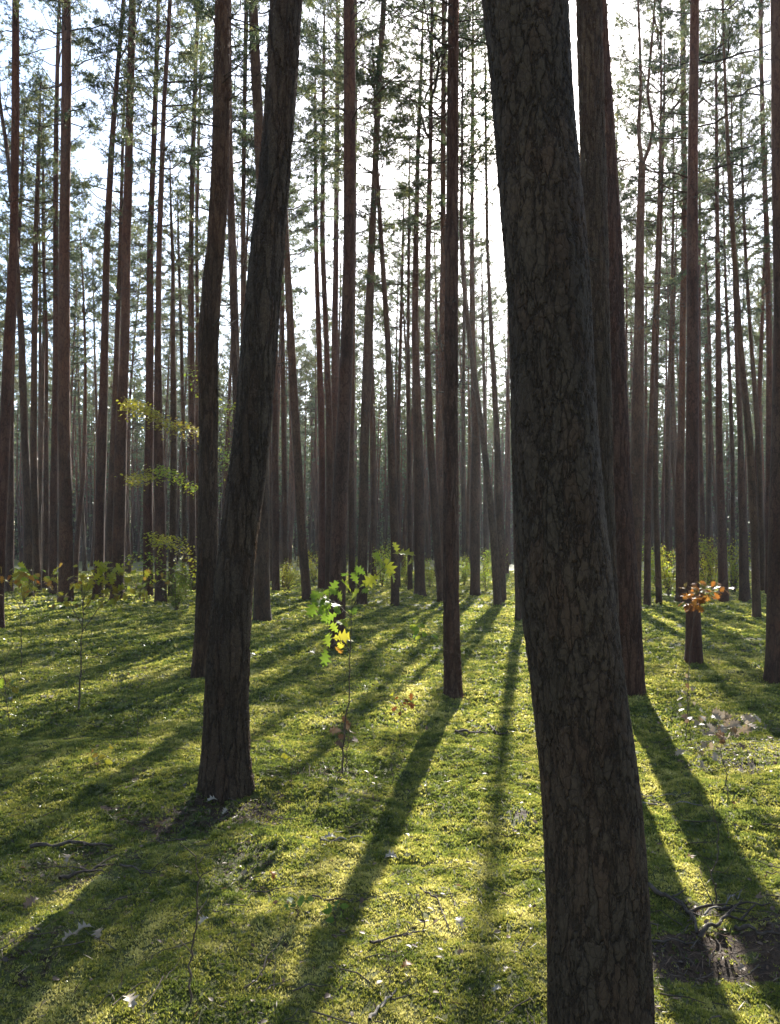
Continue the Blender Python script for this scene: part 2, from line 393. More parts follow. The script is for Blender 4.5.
def make_crown(seed, L_=7.5, Rm=1.7, tiers=15, full=1.0):
    r = np.random.default_rng(seed); g = Geo(); tp = []; td = []
    lump = r.uniform(0, 6.28)
    for k in range(tiers):
        t = (k + r.uniform(-.3, .3)) / (tiers - 1); t = min(max(t, 0), .985)
        z = t * L_; nb = r.integers(1, 4) if t < .3 else r.integers(3, 5)
        a0 = r.uniform(0, 6.28)
        prof = (0.55 + 1.1 * t) if t < .4 else (1.0 - ((t - .4) / .62) ** 1.7 * .85)
        for b in range(nb):
            a = a0 + b * 6.28 / nb + r.uniform(-.4, .4)
            ln = Rm * prof * r.uniform(.55, 1.12) * (1 + .25 * math.cos(a - lump))
            el = math.radians(-8 + 55 * t + r.uniform(-12, 12))
            if t < .3 and r.random() < .3: ln *= .5
            d = np.array([math.cos(a) * math.cos(el), math.sin(a) * math.cos(el), math.sin(el)])
            s = np.linspace(0, 1, 6)[:, None]
            P = np.array([0, 0, z]) + d * s * ln + np.array([0, 0, .22 * ln]) * s ** 2 + np.concatenate([[[0, 0, 0]], r.normal(0, .03 * ln, (5, 3))])
            V, Q = tube(P, np.linspace(.024, .006, 6) * (1.1 - .6 * t) * (.5 + ln / Rm * .6), 4); g.add(V, Q, 1)
            ns = int(4 + 5 * ln)
            side = np.cross(d, [0, 0, 1]); side /= np.linalg.norm(side) + 1e-9
            for j in range(ns):
                u = (.48 if t < .75 else .3) + (.52 if t < .75 else .7) * (j + .5) / ns + r.uniform(-.04, .04); u = min(u, .99)
                idx = u * 5; i0 = int(idx); c = P[i0] * (1 - idx + i0) + P[min(i0 + 1, 5)] * (idx - i0)
                sl = ln * r.uniform(.16, .36) * (1.15 - .5 * u) + .08
                sd = d * r.uniform(.5, 1) + side * (1 if j % 2 else -1) * r.uniform(.4, 1.1) + np.array([0, 0, r.uniform(-.15, .55)])
                sd /= np.linalg.norm(sd)
                e = c + sd * sl
                V, Q = tube(np.array([c, (c + e) / 2 + r.normal(0, .012, 3), e]), [.006, .004, .003], 3); g.add(V, Q, 1)
                m = max(2, int(sl / .085 * full))
                for q in range(m):
                    w = .3 + .7 * (q + r.random()) / m
                    tp.append(c + sd * sl * w + r.normal(0, .02, 3)); td.append(sd + np.array([0, 0, .5]) + r.normal(0, .3, 3))
                    for _q in range(int(r.random() < .68) + int(r.random() < .18)):
                        o2 = r.normal(0, .055, 3); tp.append(c + sd * sl * w + o2); td.append(sd + o2 * 8 + np.array([0, 0, .4]))
    for k in range(16):
        dead_branch(g, r, np.array([0, 0, -r.uniform(0, L_ * .5)]), r.uniform(0, 6.28), r.uniform(.3, 1.2), r.uniform(-.3, .5), r.uniform(.006, .012), True, 1)
    tp = np.array(tp); td = np.array(td); td /= np.linalg.norm(td, axis=1)[:, None]
    n = len(tp); nb = 11
    D = td[:, None] * .55 + r.normal(size=(n, nb, 3)) * .6; D /= np.linalg.norm(D, axis=2)[..., None]
    ln = r.uniform(.06, .115, (n, nb, 1)); S = np.cross(D, r.normal(size=(n, nb, 3))); S /= np.linalg.norm(S, axis=2)[..., None] + 1e-9
    b = tp[:, None] - D * .01; tip = b + D * ln
    V = np.stack([b, b + D * ln * .55 + S * .0068, tip, b + D * ln * .55 - S * .0068], 2).reshape(-1, 3)
    m = n * nb; q = (np.arange(m) * 4)[:, None] + np.arange(4)[None]
    tint = np.clip(.4 + .25 * r.normal(size=n) + .25 * (tp[:, 2] / L_ - .4), 0, 1)
    g.add(V, q, 0, np.repeat(tint, nb * 4))
    return g.mesh('pine_crown', [NEEDLE, BARK]), n

CROWNS = []
for sd, (L_, Rm, ti, fu) in enumerate([(7.5, 1.55, 15, 1.0), (6.5, 1.9, 13, 1.05), (8.5, 1.4, 17, .9), (7.0, 1.7, 13, .8), (8.0, 1.8, 16, 1.0), (6.0, 1.35, 12, .8)]):
    me, n = make_crown(100 + sd, L_, Rm, ti, fu); CROWNS.append((me, L_)); print('crown tufts', n)

def one_branch(seed, rad=.0095):
    r = np.random.default_rng(seed); g = Geo(); dead_branch(g, r, np.zeros(3), 0, 1.0, 0, rad); return g.mesh('dead_branch', [DEAD])
DBR = [one_branch(300 + i) for i in range(12)]
def place_dead(t, p, a, ln, el, rad, r):
    o = link('dead_branch', DBR[int(r.integers(0, 12))], t); o.location = Vector(p)
    o.rotation_euler = (0, -el, a); k = rad / .0095; o.scale = (ln, max(k, ln * .7), max(k, ln * .7)) if ln < .5 else (ln, ln, ln)
def trunk_geo(Zs, C, R, seg, r, flare=.28, lobes=None, fork=None):
    """rings at heights Zs, centres C(n,2), radii R(n)"""
    a = np.linspace(0, 2 * np.pi, seg, endpoint=False)
    ph = r.uniform(0, 6.28, 6)
    z = Zs[:, None]
    wob = 1 + .035 * np.sin(a[None] * 2 + ph[0] + z * .9) + .025 * np.sin(a[None] * 3 + ph[1] - z * 1.4) + .015 * np.sin(a[None] * 5 + ph[2] + z * 2.3)
    fl = 1 + np.exp(-np.maximum(z, -.1) / .22) * (flare + flare * 1.3 * np.maximum(0, np.sin(a[None] * 4 + ph[3])) * (seg > 12))
    RR = R[:, None] * wob * fl
    V = np.stack([C[:, 0:1] + RR * np.cos(a), C[:, 1:2] + RR * np.sin(a), np.repeat(z, seg, 1)], -1).reshape(-1, 3)
    n = len(Zs); i = np.arange(n - 1)[:, None] * seg; j = np.arange(seg)[None]; j2 = (j + 1) % seg
    return V, np.stack([i + j, i + j2, i + seg + j2, i + seg + j], -1).reshape(-1, 4)

SUN_AZ = math.atan((525 - 390) / 800); SUN_EL = math.radians(29)
def lane(x, y):  # crown width factor, shaped for sun and shade on the ground
    u = x - math.tan(SUN_AZ) * y
    if 15 < y < 50 and -1.5 < u < 2.3: return .33
    if 18 < y < 46 and -2.8 < u <= -1.5: return 1.25
    return 1.0
# ------------------------------------------------------------------ the pines one can tell apart, traced base to top: (x, y, width) in the photograph
T_ = {}
PINES = [
 # key, points base->top, full height, redness, label, extra
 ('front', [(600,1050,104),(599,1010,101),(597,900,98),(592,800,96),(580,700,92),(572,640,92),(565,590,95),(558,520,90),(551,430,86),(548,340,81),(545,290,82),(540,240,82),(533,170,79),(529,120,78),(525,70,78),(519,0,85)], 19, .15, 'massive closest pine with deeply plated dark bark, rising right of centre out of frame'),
 ('leftbig', [(226,790,46),(226,740,42),(227,680,41),(230,620,39),(236,560,36),(243,500,37),(250,440,36),(257,340,36),(265,240,35),(273,160,32),(279,90,31),(284,0,32)], 20, .05, 'stout furrowed pine in front left of centre, bending right as it climbs'),
 ('middle', [(453,696,17.5),(452,660,17),(451,600,16),(451,520,15),(451,440,13.5),(451,340,13),(451.5,240,12),(452,120,11),(453,0,10)], 16, .35, 'slim straight pine in the centre casting the long shadow toward the camera'),
 ('kinked', [(204,676,25),(206,640,23),(206,590,21),(207,540,20),(207.5,440,18),(208,340,19),(213,280,18),(217,240,17),(221,170,17),(223,100,17),(224,0,14)], 19, .1, 'dark kinked pine with hooked dead stubs, just left of the stout furrowed pine'),
 ('behindfront', [(608,745,29),(605,640,28),(601,500,28),(597,240,27),(590,0,25)], 20, .25, 'broad pine half hidden directly behind the massive closest pine'),
 ('behindright', [(630,692,27),(627,620,26),(619,500,24),(612,240,24),(597,0,22)], 20, .5, 'broad reddish pine pressed against the right side of the half-hidden pine'),
 ('rightedge', [(781,682,26),(780,560,24),(781,340,22),(783,0,22)], 19, .4, 'dark pine cut off by the right edge of the frame'),
 ('orangepine', [(694,667,16),(693,620,14.5),(691,540,13),(691,440,12.5),(693,340,11.5),(694,240,10.5),(696,100,9.5),(697.5,0,9)], 18, .8, 'reddish pine standing behind the orange oak sapling'),
 ('behindD', [(262,621,16),(262,540,15.5),(262,440,14),(264,240,12),(255,60,10),(253,0,9)], 19, .2, 'thick pine with flared foot peeking out right of the stout furrowed pine base'),
 ('duo', [(337,652,16),(337,600,16),(338,540,16),(343,440,14),(347,340,13),(350,240,12),(350,100,11.5),(349,0,11)], 19, .6, 'reddish pine directly behind the yellow-green leaved sapling'),
 ('forked', [(635,612,12.5),(635,540,13),(636,440,12.5),(638,340,10.5),(640,240,8),(643,160,6.5)], 17, .9, 'orange-barked pine whose stem forks into two wavy arms high up', 'fork'),
 ('leaner', [(307,601,9),(304,560,9),(301,520,9),(297,440,8.5),(291,340,7.5),(286,240,6.5),(282,150,6)], 17, .2, 'dark pine leaning left, first one right of the stout furrowed pine'),
 ('k', [(362,606,9.5),(363,540,9.5),(364.5,440,9.3),(368,340,9),(372,240,7),(378,100,6),(384,0,5.5)], 18, .1, 'dark pine leaning right, between the reddish sapling-side pine and the slender curved one'),
 ('l', [(395,606,8.5),(395,540,9),(391,440,7.5),(388,340,6),(381,240,4.5),(377,170,3.5)], 15, .2, 'slender pine bowed left, its foot behind the bright yellow leaves'),
 ('m', [(420,596,10.5),(419,520,10.3),(418,440,10),(415,340,7),(416,240,5.5),(418,150,4.2),(422,50,2.8)], 18, .4, 'straight dark pine second to the left of the slim centre pine'),
 ('n', [(441,602,7.5),(436,530,8),(430,440,7.2),(427,340,6.3),(428.5,240,5.3),(431,120,4),(432,0,3)], 18, .5, 'curving pine whose foot nearly touches the slim centre pine on its left'),
 ('c2', [(449,604,8),(446,440,7),(443,340,6),(443,240,5.5),(444,0,4.5)], 19, .6, 'thin reddish pine lined up behind the left side of the slim centre pine'),
 ('o', [(475,596,9.5),(475,520,9.5),(476,440,8.5),(473,340,5.7),(472,240,4.5),(472.5,60,2.8)], 17, .4, 'hazy bluish pine first to the right of the slim centre pine'),
 ('p', [(498,606,8),(494,540,7.5),(487,475,6.5),(479,410,5.5),(470,350,5),(465,300,4.5),(461,240,4),(462,170,3)], 15, .2, 'hazy pine leaning strongly left, crossing behind others right of the centre pine'),
 ('q', [(501,602,10.5),(500,540,10),(497,440,6),(491,340,4.4),(487,240,3.2),(486,120,2.4)], 16, .2, 'hazy grey pine tapering thin, last before the massive closest pine'),
 ('t', [(521,622,10),(518,540,9),(516,440,7.5),(514,340,5.5),(514,200,4)], 17, .2, 'pine mostly covered by the left side of the massive closest pine'),
 ('r2', [(647,607,7.2),(649,500,6.3),(652,440,5.3),(654,340,4),(657,240,3.4),(660,100,2.5)], 17, .8, 'thin reddish pine just right of the forked pine'),
 ('r3', [(659,604,6.2),(656,520,6),(656,440,5.2),(658,340,4.2),(661,240,3.5),(663,110,2.4)], 16, .7, 'thin bowed pine beside bright bushes, two right of the forked pine'),
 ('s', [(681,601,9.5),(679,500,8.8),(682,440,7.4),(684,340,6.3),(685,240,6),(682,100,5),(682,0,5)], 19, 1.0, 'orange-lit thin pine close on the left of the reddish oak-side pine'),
 ('u', [(724,603,9.2),(722,520,8.5),(719,440,6.8),(717,340,5.3),(716,240,4.3),(716,190,3.6),(717,80,2.5)], 17, .6, 'straight pine midway between the reddish oak-side pine and right edge, green bushes behind'),
 ('v', [(757,619,8.2),(754,540,7.8),(747.5,440,7.2),(739,340,5.8),(734,240,4.8),(729,130,3.6),(725,30,2.5)], 16, .5, 'pine leaning left on the right side, standing free with its foot on lit moss'),
 ('w', [(745,601,9.5),(742,520,8),(739,440,5.5),(737,370,4.5),(735,250,3)], 15, .4, 'dark pine base just left of the free-standing left-leaning pine'),
 ('x', [(763,592,6),(757,440,5),(751,340,4),(747,260,3.3),(742,130,2.3)], 17, .6, 'thin pine leaning left between the free-standing leaner and the right-edge pine'),
 ('y', [(769,594,7),(768,440,6),(767,240,5),(761,0,4)], 19, .7, 'thin pine hugging the left side of the right-edge pine'),
 ('rw', [(703,586,5.5),(701,440,4.3),(700,340,3.4),(699,200,2.5)], 16, .4, 'thin grey pine first right of the reddish oak-side pine'),
 ('rx', [(709,584,4.6),(711,440,3.8),(709,340,3.2),(705,270,2.4)], 14, .4, 'thin pine with a crooked top, second right of the reddish oak-side pine'),
 ('a', [(-2,628,11),(0,540,10.5),(3,440,10),(6,340,9.5),(11.5,240,8),(15,120,7.2),(17,0,6.5)], 18, .6, 'pine at the left edge of the frame leaning right as it rises'),
 ('b', [(66,602,14),(65,540,13),(64,440,12.3),(65,340,11),(66,240,10.3),(66.5,100,9.5),(65,0,8.5)], 20, .7, 'thickest straight reddish pine on the far left, foot among oak leaves'),
 ('b2', [(53,594,8),(54,440,7.2),(55,340,6.3),(55.5,240,5.5),(58,100,4.3),(60,0,3.5)], 19, .6, 'thinner pine tight against the left side of the thickest far-left pine'),
 ('cc', [(29,598,8.3),(27,520,8),(24,440,7.5),(22.5,340,6.3),(17,240,5),(8,150,4),(-1,100,3.4)], 14, .2, 'dark pine on the far left whose top bends away to the left'),
 ('c1', [(9,592,8),(12,440,6),(14,340,4.5),(20,200,3.5)], 17, .3, 'thin pine just right of the left-edge leaning pine'),
 ('dd', [(38,594,7.8),(35,500,7),(33,440,6.6),(33,340,6),(35,240,5),(40,140,4)], 17, .5, 'pine midway between the left-bending pine and the thickest far-left pine'),
 ('e', [(45,589,6.5),(47,440,4),(48,340,3.3),(43,240,2.8),(42,150,2.2)], 15, .5, 'very thin crooked pine left of the tight far-left pair'),
 ('f', [(98,599,10.5),(99,520,10),(101,440,9.2),(105,340,7.5),(108,240,6.5),(115,110,5),(123,0,4)], 18, .3, 'dark pine leaning right, first to the right of the thickest far-left pine'),
 ('g', [(117,601,13),(119,540,12.5),(122,440,11),(126,340,9),(126,240,8.5),(129,100,7.6),(132,0,7)], 19, .6, 'thick reddish pine with the golden beech spray starting at its right side'),
 ('h', [(109,592,7.5),(113,440,6.4),(116,340,5.2),(120,240,4),(124,130,3)], 17, .6, 'thin pine squeezed against the left of the golden-spray pine'),
 ('i', [(148,597,9.8),(148,500,9.2),(150,440,8.5),(151,340,7.4),(150,240,6),(154,110,5),(158,0,3.5)], 18, .5, 'left pine of the narrow pair behind the beech sprays'),
 ('j', [(161,603,12),(160,520,11),(159,440,9),(159,340,6.2),(160,240,5.2),(163,110,4.6),(169,0,4)], 18, .6, 'right pine of the narrow pair behind the beech sprays'),
 ('kk', [(172,598,8),(173,440,6.5),(173,340,5),(174,265,3.8),(172,220,2.6)], 12, .3, 'shorter pine with a Y-shaped top, right of the narrow pair'),
 ('ll', [(193,591,7.5),(191.5,440,6.2),(191,340,5.6),(191,240,5),(195,110,4.6),(198.5,0,3.5)], 18, .4, 'slender pine immediately left of the dark kinked pine'),
 ('mm', [(184,586,5),(184,440,4),(182,340,3.4),(178,240,2.6)], 15, .4, 'faint thin pine between the Y-topped pine and the slender one'),
 ('nn', [(199,585,5),(197,440,4.2),(197,240,3.5),(201,60,2.5)], 18, .6, 'thin reddish pine overlapping the left edge of the dark kinked pine'),
 ('e2', [(243,630,9),(240,500,8.5),(236,340,8.2),(233,240,8),(230,140,6),(229,60,5)], 17, .1, 'dark pine seen in the slit between the kinked pine and the stout furrowed pine'),
 ('oo', [(240,602,7),(243,400,5.5),(244,200,4.5),(246,0,4)], 19, .3, 'thin pine whose upper stem shows left of the stout furrowed pine'),
 ('gg', [(276,592,8),(275.5,440,6.5),(275,340,6),(273,150,5)], 18, .3, 'grey pine just right of the flared foot behind the stout pine'),
 ('g3', [(285,588,6),(284,440,5),(283,340,4)], 18, .5, 'thin pine between the grey pine and the left-leaning dark pine'),
 ('j1', [(322,590,8),(322,440,6.4),(319,340,5.4),(316,240,4.5),(315,110,3)], 17, .8, 'leftmost reddish pine of the trio left of the sapling pine'),
 ('j2', [(329,590,8),(330,440,7),(326.5,340,5.5),(322,240,5),(324,60,3.5)], 18, .6, 'middle pine of the trio left of the sapling pine'),
 ('j3', [(338,586,8),(335,440,8),(335,340,6.4),(336,240,5.4),(338,0,4)], 19, .4, 'rightmost pine of the trio, overlapping the sapling pine'),
 ('i2', [(352,594,7),(351,440,6.5),(353,240,6),(355,60,6),(354,0,6)], 19, .5, 'pine almost hidden behind the reddish sapling pine, showing at its upper right'),
 ('q1', [(398,588,5),(398,440,4),(401,320,3.2),(403,240,2.6)], 14, .3, 'thin wavy pine in the lit gap right of the left-bowed slender pine'),
 ('q2', [(374,581,5.6),(372,440,4.5),(370,300,3.6)], 16, .3, 'thin pine showing just right of the right-leaning dark pine'),
 ('q3', [(410,591,5),(409,440,4.2),(408,340,3.6),(409,240,2.8)], 16, .3, 'thin pine touching the left of the straight dark pine'),
 ('u1', [(464,579,4.4),(463,440,3.6),(464,300,3)], 17, .3, 'thin hazy pine between centre pine and the bluish pine'),
 ('v1', [(486,577,5),(485,440,4),(483,340,3.2)], 17, .3, 'thin hazy pine right of the bluish pine with bright bush at its foot'),
 ('t5', [(668,590,5),(668,440,4.2),(671,300,3.2),(673,170,2.4)], 17, .5, 'thin pine in the gap left of the orange-lit thin pine'),
 ('t6', [(733,590,4.6),(731,440,4),(727,300,3)], 16, .4, 'thin pine rising from the tall pale green bush on the right'),
]
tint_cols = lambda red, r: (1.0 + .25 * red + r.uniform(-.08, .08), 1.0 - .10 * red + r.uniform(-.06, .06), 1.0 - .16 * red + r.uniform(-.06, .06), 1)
placed = []
NEAR_KEYS = {'front': (144, .009, 4.6), 'leftbig': (96, .016, 8.0), 'middle': (56, .022, 7), 'kinked': (64, .022, 9), 'behindfront': (64, .022, 9), 'behindright': (64, .022, 9)}

def smooth_interp(zq, z, v, w):
    d = np.linspace(z[0], z[-1], 600); u = np.interp(d, z, v)
    k = max(1, int(w / (d[1] - d[0]))); ker = np.hanning(2 * k + 3); ker /= ker.sum()
    pad = np.concatenate([2 * u[0] - u[1:k + 2][::-1], u, 2 * u[-1] - u[-k - 2:-1][::-1]])
    return np.interp(zq, d, np.convolve(pad, ker, 'valid'))

def build_traced(idx, spec):
    key, pts, Ht, red, label = spec[:5]; fork = len(spec) > 5
    r = np.random.default_rng(1000 + idx)
    bx, by, bw = pts[0]
    b = ground_pt(bx, by); Yb = b[1]
    if key == 'front': b[2] = float(terrain(b[0], b[1]))
    zs = []; xs = []; rs = []
    for (x, y, w) in pts:
        p = at(x, y, Yb); d = project(p)[2]
        zs.append(p[2] - b[2]); xs.append(p[0] - b[0]); rs.append(w * d / F / 2)
    zs[0] = 0; xs[0] = 0
    zs = np.array(zs); xs = np.array(xs); rs = np.array(rs)
    top = zs[-1]
    Ht = max(Ht * r.uniform(.97, 1.05), top + 2.0)
    if not fork:
        sl = (xs[-1] - xs[-2]) / (zs[-1] - zs[-2]); sl = np.clip(sl, -.08, .08)
        ex = np.linspace(top, Ht, 5)[1:]
        xs = np.concatenate([xs, xs[-1] + sl * .6 * (ex - top)]); r0 = rs[-1]
        rs = np.concatenate([rs, r0 + (.018 - r0) * ((ex - top) / (Ht - top))]); zs = np.concatenate([zs, ex])
    else: Ht = top
    zb = -.25
    zs2 = np.concatenate([[zb], zs]); xs2 = np.concatenate([[xs[0]], xs]); rs2 = np.concatenate([[rs[0]], rs])
    near = NEAR_KEYS.get(key)
    if near:
        seg, st, zt = near
        Z = np.concatenate([np.arange(zb, zt, st), np.linspace(zt, Ht, 60)])
    else:
        seg = 16 if bw > 9 else 10
        Z = np.concatenate([[zb, 0, .08, .18, .35, .6], np.linspace(1, Ht, 34)])
    sw = .35 if near else .7
    cx = smooth_interp(Z, zs2, xs2, sw); R = smooth_interp(Z, zs2, rs2, sw * .8)
    cy = .10 * np.sin(Z * .35 + r.uniform(0, 6)) * np.minimum(1, Z.clip(0) / 4); cy -= cy[0]
    R = np.maximum(R, .014)
    C = np.stack([cx, cy], -1)
    flare = .0 if key == 'front' else .09 if near else .16
    V, Q = trunk_geo(Z, C, R, seg, r, flare)
    g = Geo(); g.add(V, Q)
    t = thing('pine_tree', label, 'tree', b, 0, 'pine trees of the forest')
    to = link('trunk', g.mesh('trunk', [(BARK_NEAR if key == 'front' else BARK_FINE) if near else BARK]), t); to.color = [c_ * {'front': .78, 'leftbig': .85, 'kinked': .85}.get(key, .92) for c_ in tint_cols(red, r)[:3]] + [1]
    ax = lambda z: np.array([np.interp(z, Z, cx), np.interp(z, Z, cy), z])
    if fork:
        for arm, w0 in (([(640, 140), (639.5, 118), (642, 92), (641, 50), (639, 0), (637, -60), (636, -140)], 4.6), ([(650, 147), (654.5, 128), (651, 105), (648, 92), (651, 60), (656, 0), (658, -60), (656, -130)], 4.2)):
            P = [np.array([np.interp(top, Z, cx), cy[-1], top - .1])]
            for (x, y) in arm: P.append(at(x, y, Yb) - b + np.array([0, cy[-1], 0]))
            P = np.array(P); s = np.linspace(0, 1, 40); u = np.linspace(0, 1, len(P))
            P = np.stack([np.interp(s, u, P[:, k]) for k in range(3)], -1)
            for _ in range(4): P[1:-1] = (P[:-2] + 2 * P[1:-1] + P[2:]) / 4
            rr = np.linspace(w0, 1.4, 40) * (project(b + P[0])[2]) / F / 2
            V, Q = tube(P, rr, 10); ga = Geo(); ga.add(V, Q)
            lo = link('limb', ga.mesh('limb', [BARK]), t); lo.color = to.color
            me, L0 = CROWNS[5 if w0 > 4.4 else 3]
            c = link('crown', me, t); s_ = .62
            e = P[-1]; c.location = Vector(e) - Vector((0, 0, L0 * s_ * .98)); c.scale = (s_, s_, s_); c.rotation_euler = (0, 0, r.uniform(0, 6.28))
            c.color = (1, 1, 1, 1)
    else:
        me, L0 = CROWNS[int(r.integers(0, len(CROWNS)))]
        Lc = Ht * r.uniform(.36, .46); s_ = Lc / L0; sr = s_ * r.uniform(.85, 1.1)
        sr *= CROWN_SPREAD.get(key, 1) * lane(b[0], b[1])
        p0 = ax(Ht - Lc); p1 = ax(Ht)
        d = Vector(p1 - p0).normalized()
        c = link('crown', me, t); c.location = Vector(p0)
        c.rotation_mode = 'QUATERNION'; c.rotation_quaternion = d.to_track_quat('Z', 'Y') @ Quaternion((0, 0, 1), r.uniform(0, 6.28))
        c.scale = (sr, sr, s_); k = r.uniform(.85, 1.15); c.color = (k * r.uniform(.95, 1.1), k, k * r.uniform(.85, 1.05), 1)
    # dead branches
    ex = []
    if key == 'middle':
        hz = lambda y: at(451, y, Yb)[2] - b[2]
        ex = [(hz(395), 0.1, .36, .75, .012), (hz(397), 3.0, .34, .6, .011), (hz(347), 3.1, .3, .55, .01), (hz(352), .2, .12, .7, .01), (hz(257), 2.9, .2, .6, .01)]
    if key == 'kinked':
        hz = lambda y: at(208, y, Yb)[2] - b[2]
        ex = [(hz(462), 3.14, .22, -.1, .020), (hz(466), 0, .20, .1, .018), (hz(413), 0.1, .25, .3, .02), (hz(401), .1, .22, .4, .02), (hz(362), 0, .4, .25, .02), (hz(325), 0, .45, .35, .018), (hz(270), 0, .5, .15, .016), (hz(263), 3.1, .5, .2, .014), (hz(160), 3.1, .3, .5, .02), (hz(110), 0, .4, .6, .018), (hz(180), 3.3, .3, .2, .016)]
    if key == 'orangepine':
        hz = lambda y: at(692, y, Yb)[2] - b[2]
        ex = [(hz(153), .1, .5, .7, .014), (hz(175), .2, .5, .3, .010)]
    n = {'front': 0, 'leftbig': 4, 'middle': 4, 'kinked': 8, 'behindfront': 3, 'behindright': 3}.get(key, 19 if bw > 6 else 12)
    zlo = 2.8 if Yb > 9 else 3.2
    for _ in range(n):
        z = r.uniform(zlo, Ht * .62); u = z / (Ht * .62); short = r.random() < .35
        ln = r.uniform(.1, .3) if short or key in ('leftbig', 'middle', 'kinked') else r.uniform(.35, 1.25) * (.4 + .6 * u)
        place_dead(t, ax(z), r.uniform(0, 6.28), ln, r.uniform(-.3, .55), .008, r)
    for (z, a_, ln, el, rad) in ex: place_dead(t, ax(z), a_, ln, el, rad, r)
    placed.append((b[0], b[1], bw))
    T_[key] = t
CROWN_SPREAD = {'m': 1.4, 'n': 1.4, 'o': 1.3, 'p': 1.2, 'q': .8, 'u1': .9, 't': .6, 'c2': 1.3, 'k': .8, 'l': 1.1}
for i, s in enumerate(PINES): build_traced(i, s)

# ------------------------------------------------------------------ the pines behind, copied from a few kinds
def proto_pine(k):
    r = np.random.default_rng(700 + k); Ht = [19, 18, 20, 17, 19.5, 16][k]
    Z = np.concatenate([[-.3, 0, .1, .25, .5], np.linspace(1, Ht, 26)])
    bend = r.uniform(.05, .35); ph = r.uniform(0, 6.28)
    cx = bend * np.sin(Z / Ht * 3 + ph) * np.minimum(1, Z.clip(0) / 5); cy = bend * np.cos(Z / Ht * 2.5 + ph) * np.minimum(1, Z.clip(0) / 5)
    R = .135 * (1 - .88 * (Z.clip(0) / Ht) ** 1.15) * [1, .9, 1.1, .8, 1, .75][k]
    V, Q = trunk_geo(Z, np.stack([cx, cy], -1), R, 9, r, .15); g = Geo(); g.add(V, Q)
    me = g.mesh('pine_trunk', [BARK])
    cm, L0 = CROWNS[k]; Lc = Ht * [.42, .46, .40, .50, .44, .46][k]; s_ = Lc / L0
    p0 = Vector((float(np.interp(Ht - Lc, Z, cx)), float(np.interp(Ht - Lc, Z, cy)), Ht - Lc)); p1 = Vector((cx[-1], cy[-1], Ht))
    q = (p1 - p0).to_track_quat('Z', 'Y')
    return me, cm, p0, q, s_, None
PROTO = [proto_pine(k) for k in range(6)]

REFS = [(-60, 'the left frame edge'), (66, 'the thickest far-left pine'), (118, 'the golden-spray pine'), (160, 'the narrow pair'), (206, 'the dark kinked pine'),
        (262, 'the flared-foot pine'), (307, 'the left-leaning dark pine'), (337, 'the reddish sapling pine'), (395, 'the left-bowed slender pine'),
        (451, 'the slim centre pine'), (520, 'the massive closest pine'), (635, 'the forked pine'), (692, 'the reddish oak-side pine'), (745, 'the left-leaning free pine'), (850, 'the right frame edge')]
def gap_label(px, far):
    for (x0, a), (x1, b) in zip(REFS, REFS[1:]):
        if x0 <= px < x1:
            k = 'palest far' if far else 'dim thin'
            return f'{k} pine between {a} and {b}', f'far pines between {a} and {b}'
    return 'pine standing outside the picture to the side', 'pines outside the picture'

def copy_pine(x, y, k, r, s=1.0, label='', group='', sunlane=1.0):
    me, cm, p0, q, s_, dm = PROTO[k]
    z = float(terrain(x, y))
    t = thing('pine_tree', label, 'tree', (x, y, z), r.uniform(0, 6.28), group)
    t.rotation_euler = (r.normal(0, .018), r.normal(0, .018), r.uniform(0, 6.28)); t.scale = (s, s, s * r.uniform(.94, 1.06))
    a = link('trunk', me, t); a.color = tint_cols(r.uniform(.2, .9), r)
    c = link('crown', cm, t); c.location = p0; c.rotation_mode = 'QUATERNION'; c.rotation_quaternion = q
    w = r.uniform(.82, 1.18) * sunlane * .95; c.scale = (s_ * w, s_ * w, s_); kk = r.uniform(.85, 1.2); c.color = (kk * r.uniform(.95, 1.15), kk, kk * r.uniform(.8, 1.05), 1)
    if dm: link('dead_branches', dm, t)

r = np.random.default_rng(55)
SUN_AZ = math.atan((525 - 390) / 800); SUN_EL = math.radians(29)
pts = []
tries = 0
while len(pts) < 226 and tries < 60000:
    tries += 1
    y = 26 + 50 * r.random() ** .7; x = r.uniform(-1, 1) * (.51 * y + 1)
    if any((x - a) ** 2 + (y - b) ** 2 < 2.6 for a, b in pts): continue
    if any((x - a) ** 2 + (y - b) ** 2 < 2.2 for a, b, _ in placed): continue
    px = 390 + 800 * x / y
    # nearer than 40 m only where the photograph shows no clear gap
    if y < 40 and any(abs(px - c) < 9 for c in (85, 140, 182, 292, 380, 405, 458, 490, 670, 712, 735)): continue
    # keep the lane toward the sun a little open
    u = x - math.tan(SUN_AZ) * y
    if abs(u) < 2.6 and y < 62 and r.random() < .6: continue
    pts.append((x, y))
for i, (x, y) in enumerate(pts):
    px = 390 + 800 * x / y
    lb, gr = gap_label(px, y > 52)
    u = x - math.tan(SUN_AZ) * y
    copy_pine(x, y, int(r.integers(0, 6)), r, r.uniform(.86, 1.08), lb, gr, lane(x, y))
# a few beside the frame, so that light and a step to the side stay right
for (x, y) in [(-5.5, 6.5), (-7.6, 11), (6.2, 7.2), (8.4, 12.5), (-10.5, 16), (10.8, 17), (-13, 22), (13.5, 23.5), (-3.4, -2.5), (3.9, -3), (-17, 28), (18, 30), (0.6, -6)]:
    copy_pine(x, y, int(r.integers(0, 6)), r, r.uniform(1, 1.15), 'pine standing outside the picture beside the view', 'pines outside the picture')

